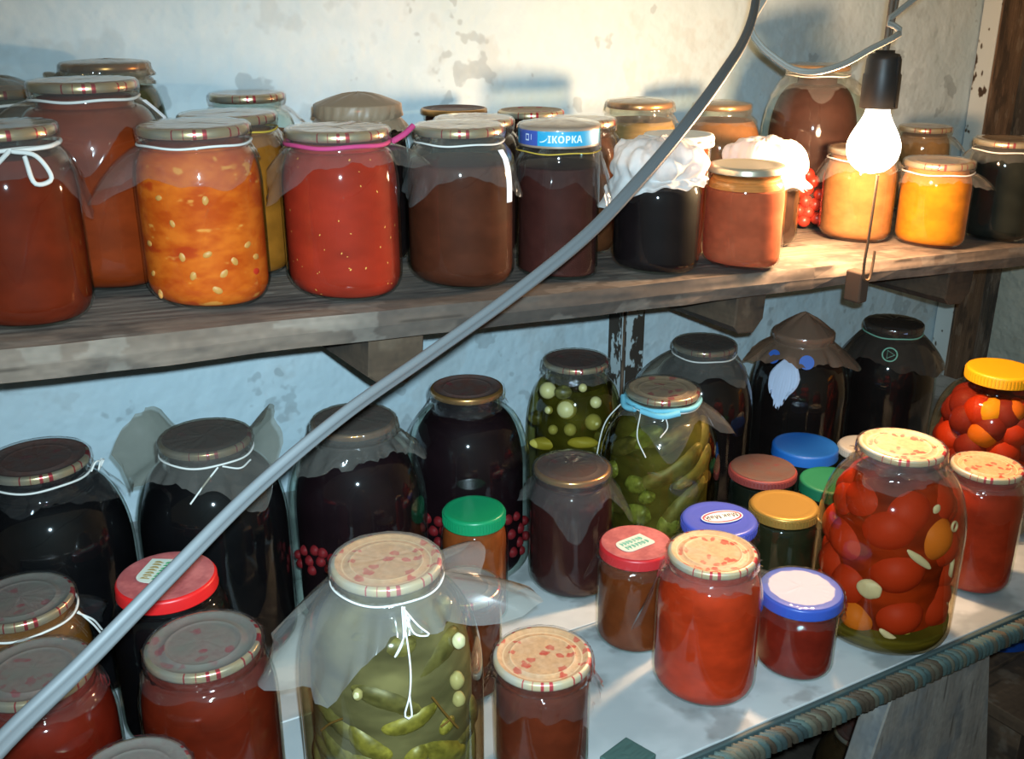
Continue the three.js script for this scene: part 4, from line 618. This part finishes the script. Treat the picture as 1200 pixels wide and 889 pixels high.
jar('L23', { name: 'salad_jar', kind: 'twist', label: 'small jar with a whitish metal lid between blue lid and tomato jar', fill: 0.86, content: content('puree', 0x2a2418), lid: { cap: 1, color: 0xb6b0a4, h: 0.013, rough: 0.5 } });
jar('L24', { name: 'salad_jar', kind: 'twist', label: 'small jar with a dark green plastic lid tucked between blue and gold lids', fill: 0.86, content: content('puree', 0x1c221a), lid: { cap: 1, color: 0x136a48, h: 0.016, rough: 0.5, noGrip: 1 } });

// --- lower shelf, front left
jar('L25', { name: 'pickle_jar', kind: 'three', label: 'big jar of whole pickled cucumbers with wide film wings and string bow', glass: phys({ color: 0xe2deca, roughness: 0.05, transmission: 1, thickness: 0, ior: 1.5 }), lid: { tex: 'cream', v: 1, rim: 'cream' }, film: { seed: 122, len: 0.02, phi: 35, droop: 0.25, ruffle: 0.01, flaps: [[-82, 0.075, 30, 48], [-40, 0.05, 22, 30], [80, 0.06, 16, 88], [118, 0.03, 18, 96]], mat: phys({ color: 0xeeebe4, roughness: 0.13, transmission: 0.90, thickness: 0, ior: 1.5 }) },
  tie: { w: 0.0011, ends: [[[12, 0.003, 0], [8, 0.02, -0.02], [2, 0.024, -0.03], [10, 0.02, -0.012], [14, 0.004, 0]], [[12, 0.003, 0], [20, 0.018, -0.01], [26, 0.022, -0.018], [18, 0.016, -0.018], [13, 0.004, 0]], [[12, 0.003, 0], [11, 0.028, -0.04], [9, 0.034, -0.058], [6, 0.034, -0.076], [9, 0.034, -0.078], [9, 0.034, -0.058]]] },
  more: (J) => {
    core(J, 0.009, 0.92, content('murk', 0x8a8464));
    PIECES.L25.forEach(([x, y, z, r, s], i) => { const c = s === 'c'; packed('cucumber', cukeGeos[i % 3], c ? M.cuke : M.cukeDark, J, [x, y, z], r, r * (c ? [1.9, 2.2, 1.3, 1.3][i] : 2.4), c ? [0.9, -1.25, -0.5, -1.0][i] : 1.1 + (i % 4) * 0.35); });
    for (let i = 0; i < 12; i++) { const a = -1.5 + i * 0.27; packed('cucumber', cukeGeos[i % 3], i % 4 ? M.cukeDark : M.cuke, J, [0.066 * Math.sin(a), 0.03 + (i % 3) * 0.03, 0.066 * Math.cos(a)], 0.013, 0.03, i * 0.9); }
    PIECES.L25w.forEach(([x, y, z, r], i) => piece('garlic_clove', blobGeos[i % 3], M.garlic, J, [x * 1.02, y, z * 1.02], [r, r * 1.3, r]));
    mesh('dill_stem', mergeGeometries([tube([[0.03, 0.155, 0.067], [0.04, 0.135, 0.063], [0.05, 0.115, 0.056]], 0.0011, 12, 5), tube([[0.04, 0.135, 0.063], [0.043, 0.128, 0.061], [0.036, 0.125, 0.065]], 0.0009, 8, 5), tube([[-0.058, 0.115, 0.044], [-0.05, 0.128, 0.053], [-0.04, 0.138, 0.061]], 0.001, 8, 5)]), std({ color: 0x7a5a28, roughness: 0.8 }), J.group);
  } });
jar('L26', { name: 'sauce_jar', kind: 'half', label: 'small jar of brown sauce standing between pickle jar and green lid', fill: 0.93, content: content('puree', 0x6a3018), lid: { tex: 'grey', v: 1 }, film: wrap(125) });
jar('L27', { name: 'sauce_jar', kind: 'litre', label: 'jar of rusty red sauce under a wrinkled dusty film-covered lid', fill: 0.93, content: content('puree', 0x6c1c0a), lid: { tex: 'grey', v: 0 }, film: wrap(128, { len: 0.010, phi: 10, mat: clearFilm, flaps: [[135, 0.02, 10, 80]] }) });
jar('L28', { name: 'sauce_jar', kind: 'litre', label: 'jar of deep red sauce with a dusty lid under the low end of the cable', fill: 0.93, content: content('puree', 0x741808), lid: { tex: 'grey', v: 1 }, film: wrap(131, { len: 0.009, phi: 12 }) });
jar('L29', { name: 'relish_jar', kind: 'litre', label: 'jar of olive-orange relish with a dusty lid and white string by the black jars', fill: 0.93, content: content('puree', 0x8a5220), lid: { tex: 'grey', v: 0 }, film: { seed: 134, len: 0.014, phi: 30, flaps: [[95, 0.03, 16, 70]], mat: clearFilm }, tie: { w: 0.0013, ends: [[[62, 0.003, 0], [66, 0.012, -0.015], [72, 0.016, -0.03]], [[60, 0.003, 0], [68, 0.012, -0.012], [76, 0.016, -0.028]]] } });
jar('L31', { name: 'sauce_jar', kind: 'half', label: 'small jar with a crumpled film lid in front of the rusty red sauce', fill: 0.93, content: content('puree', 0x7a3a1c), lid: { tex: 'grey', v: 1 }, film: wrap(137, { crumple: 0.004 }) });

// --- jars on the floor under the lower shelf
jar('F1', { at: ['f', 1.36, -0.93, 0.24, 0.0765, 0.045], name: 'compote_jar', kind: 'three', label: 'dusty brown three-litre jar on the dark floor under the lower shelf', fill: 0.92, content: content('puree', 0x4a3420), lid: { tex: 'brown', v: 0 } });
jar('F2', { at: ['f', 1.20, -0.86, 0.24, 0.0765, 0.045], name: 'compote_jar', kind: 'three', label: 'empty-looking clear three-litre jar on the floor beside the dusty brown one', fill: 0.25, content: content('puree', 0x3a3626), lid: { tex: 'brown', v: 1 } });

// ---------------------------------------------------------------- bulb, cables, wire
{
  const g = thing('light_bulb', 'glowing bare bulb in a black socket hanging over the shelf edge', 'lamp', [BULB.x, BULB.y, BULB.z]);
  const pts = []; for (let i = 0; i <= 20; i++) { const t = i / 20, y = -0.031 + t * 0.085; let r; if (y < 0.008) r = Math.sqrt(Math.max(0, 0.031 ** 2 - y * y)); else r = lerp(0.030, 0.0135, smooth(0.004, 0.046, y)); pts.push([r, y]); }
  pts[0][0] = 0; const glow = std({ color: 0xffffff, emissive: new THREE.Color().setRGB(1.0, 0.86, 0.66), emissiveIntensity: 9, roughness: 0.3 });
  mesh('bulb_glass', lathe(pts, 32), glow, g);
  const black = std({ color: 0x2a2623, roughness: 0.45 });
  const s = mesh('socket', lathe([[0.0145, 0.046], [0.0215, 0.046], [0.0215, 0.083], [0.020, 0.085], [0.0195, 0.1], [0.0165, 0.106], [0.011, 0.107], [0.011, 0.110], [0.0, 0.110]], 32), black, g);
  mesh('socket_seam', mergeGeometries([boxAt(-0.0012, 0.0012, 0.048, 0.104, -0.0222, -0.019), boxAt(-0.0012, 0.0012, 0.048, 0.104, 0.019, 0.0222)]), black, s);
  mesh('cord', mergeGeometries([tube([[0, 0.108, 0], [0.001, 0.18, 0], [0.002, 0.35, 0], [0.004, 0.62, 0], [0.004, 2.3 - BULB.y, 0]], 0.0032, 30, 8), tube([[0.003, 0.108, 0], [0.008, 0.18, 0.002], [0.010, 0.35, 0], [0.009, 0.62, 0], [0.007, 2.3 - BULB.y, 0]], 0.0026, 30, 8)]), std({ color: 0x6b5c4c, roughness: 0.6 }), g);
}
// flat two-core cable: an oval section with a groove, swept along its path
function flatCable(points, w, h, seg, twist) {
  const c = new THREE.CatmullRomCurve3(points.map((p) => V(p[0], p[1] + EYE, p[2])), false, 'centripetal'), n = 20, pos = [], idx = [], up = V(0, 1, 0);
  for (let i = 0; i <= seg; i++) {
    const t = i / seg, p = c.getPointAt(t), T = c.getTangentAt(t), toEye = V(0, EYE, 0).sub(p).normalize();
    const A = toEye.clone().cross(T).normalize(), B = T.clone().cross(A).normalize(), tw = twist(t);
    for (let k = 0; k < n; k++) { const a = k / n * Math.PI * 2, x = Math.cos(a), y = Math.sin(a), gr = 1 - 0.42 * Math.exp(-((x / 0.22) ** 2)); const u = x * w / 2, v = y * h / 2 * gr; const q = p.clone().addScaledVector(A, u * Math.cos(tw) - v * Math.sin(tw)).addScaledVector(B, u * Math.sin(tw) + v * Math.cos(tw)); pos.push(q.x, q.y, q.z); }
  }
  for (let i = 0; i < seg; i++) for (let k = 0; k < n; k++) { const a = i * n + k, b = i * n + (k + 1) % n; idx.push(a, a + n, b, b, a + n, b + n); }
  const g = new THREE.BufferGeometry(); g.setAttribute('position', new THREE.Float32BufferAttribute(pos, 3)); g.setIndex(idx); g.computeVertexNormals(); return g;
}
{
  const grey = std({ color: 0x585b5c, roughness: 0.45, bumpMap: woodBump, bumpScale: 0.0006 }), path = [[-0.55, -0.36, -0.05], [-0.22, -0.35, -0.27], [-0.035, -0.334, -0.408], [0.01, -0.323, -0.447], [0.054, -0.309, -0.47], [0.104, -0.287, -0.491], [0.162, -0.263, -0.516], [0.225, -0.24, -0.536], [0.302, -0.226, -0.569], [0.389, -0.205, -0.599], [0.48, -0.176, -0.629], [0.554, -0.145, -0.658], [0.627, -0.112, -0.69], [0.715, -0.075, -0.738], [0.797, -0.04, -0.79], [0.843, -0.008, -0.826], [0.885, 0.045, -0.873], [0.93, 0.35, -0.98], [0.95, 0.8, -1.02]];
  path.unshift([-1.46, -0.30, 0.3]);
  const a = thing('mains_cable', 'thick grey flat cable slanting down across the shelves', 'cable');
  mesh('sheath', flatCable(path, 0.0108, 0.0072, 420, (t) => 0.5 + Math.sin(t * 26) * 0.45), grey, a);
  const b = thing('power_cable', 'thin pale cable looping and kinking beside the bulb socket', 'cable');
  const p2 = [[1.06, 0.80, -0.90], [0.99, 0.4, -0.86], [0.893, 0.035, -0.842], [0.868, -0.003, -0.836], [0.848, -0.035, -0.835], [0.853, -0.052, -0.825], [0.863, -0.065, -0.812], [0.878, -0.077, -0.798], [0.895, -0.08, -0.785], [0.932, -0.073, -0.777], [0.969, -0.058, -0.772], [1.004, -0.045, -0.768], [1.016, -0.040, -0.772], [1.008, -0.033, -0.779], [1.003, -0.031, -0.782], [1.015, -0.022, -0.780], [1.036, -0.008, -0.776], [1.075, 0.023, -0.766], [1.3, 0.4, -0.8], [1.5, 0.80, -0.9]];
  mesh('sheath', flatCable(p2, 0.0072, 0.0052, 260, () => 0.4), std({ color: 0x9a968c, roughness: 0.5 }), b);
}
{
  const g = thing('hook_wire', 'rusty wire hooked round a wooden stub on the shelf edge below the bulb', 'wire', [1.05, yUp(1.05), -0.80]);
  const rust = std({ color: 0x5a4632, roughness: 0.7, metalness: 0.3 });
  mesh('wire', tube([[-0.0185, 0.118, 0.010], [-0.0180, 0.09, 0.009], [-0.0172, 0.04, 0.007], [-0.0165, 0.006, 0.005], [-0.012, -0.012, 0.004], [-0.003, -0.014, 0.004], [0.001, 0.004, 0.004], [0.0015, 0.022, 0.004]], 0.0017, 40, 8), rust, g);
  mesh('stub', metricUV(boxAt(-0.016, 0.001, -0.044, -0.004, -0.022, 0.003, 0.003), 3), std({ color: 0x3a2c20, roughness: 0.9 }), g);
}
// thread and nail on the wall below the upper shelf
{
  const t = thing('thread', 'white thread hanging on the wall beside the peeling short post', 'thread', [1.17, yUp(1.17) - 0.12, -1.295]);
  mesh('strand', tube([[0, 0.09, 0], [0.002, 0.05, 0.002], [-0.018, 0.02, 0.004], [-0.020, -0.045, 0.003]], 0.0012, 24, 5), stringMat, t);
  const n = thing('nail', 'small dark nail stub in the whitewashed wall under the shelf', 'nail', [0.50, EYE - 0.45, -1.299]);
  const c = new THREE.CylinderGeometry(0.0016, 0.0012, 0.012, 8); c.rotateX(Math.PI / 2); c.translate(0, 0, 0.003); const h = new THREE.CylinderGeometry(0.003, 0.003, 0.001, 10); h.rotateX(Math.PI / 2); h.translate(0, 0, 0.009);
  mesh('shank', c, std({ color: 0x1c1a18, roughness: 0.6 }), n); mesh('head', h, std({ color: 0x1c1a18, roughness: 0.6 }), n);
}
// teal offcut on the lower shelf, near its front edge
{
  const g = thing('wood_offcut', 'small teal-painted wooden offcut lying on the lower shelf edge', 'offcut', [0.512, yLow(0.512), -0.600]);
  g.rotation.set(0, 0.25, Math.atan(SLOPE));
  mesh('block', metricUV(boxAt(-0.02, 0.022, 0, 0.007, -0.010, 0.026, 0.0015), 4), std({ color: 0x3f5a53, roughness: 0.7, bumpMap: woodBump, bumpScale: 0.002 }), g);
}
// dark bench and blue tub below, to the right
{
  const g = thing('plank_bench', 'low dark plank bench standing right of the board leg', 'bench', [1.82, 0, -0.92]);
  for (let i = 0; i < 3; i++) mesh('plank', metricUV(boxAt(-0.30, 0.40, 0.30, 0.328, -0.22 + i * 0.15, -0.075 + i * 0.15, 0.003), 1), darkWood, g);
  for (const x of [-0.24, 0.33]) mesh('leg', metricUV(boxAt(x - 0.03, x + 0.03, 0, 0.299, -0.18, 0.18, 0.003), 1), darkWood, g);
  const b = thing('plastic_tub', 'blue plastic tub standing on the dark plank bench', 'tub', [1.73, 0.3285, -0.95]);
  mesh('tub_body', lathe([[0, 0.002], [0.10, 0.0], [0.118, 0.01], [0.145, 0.17], [0.152, 0.174], [0.152, 0.18], [0.142, 0.178], [0.114, 0.014], [0, 0.010]], 40), std({ color: 0x1c4fa8, roughness: 0.4 }), b);
}


renderer.render(scene, camera);
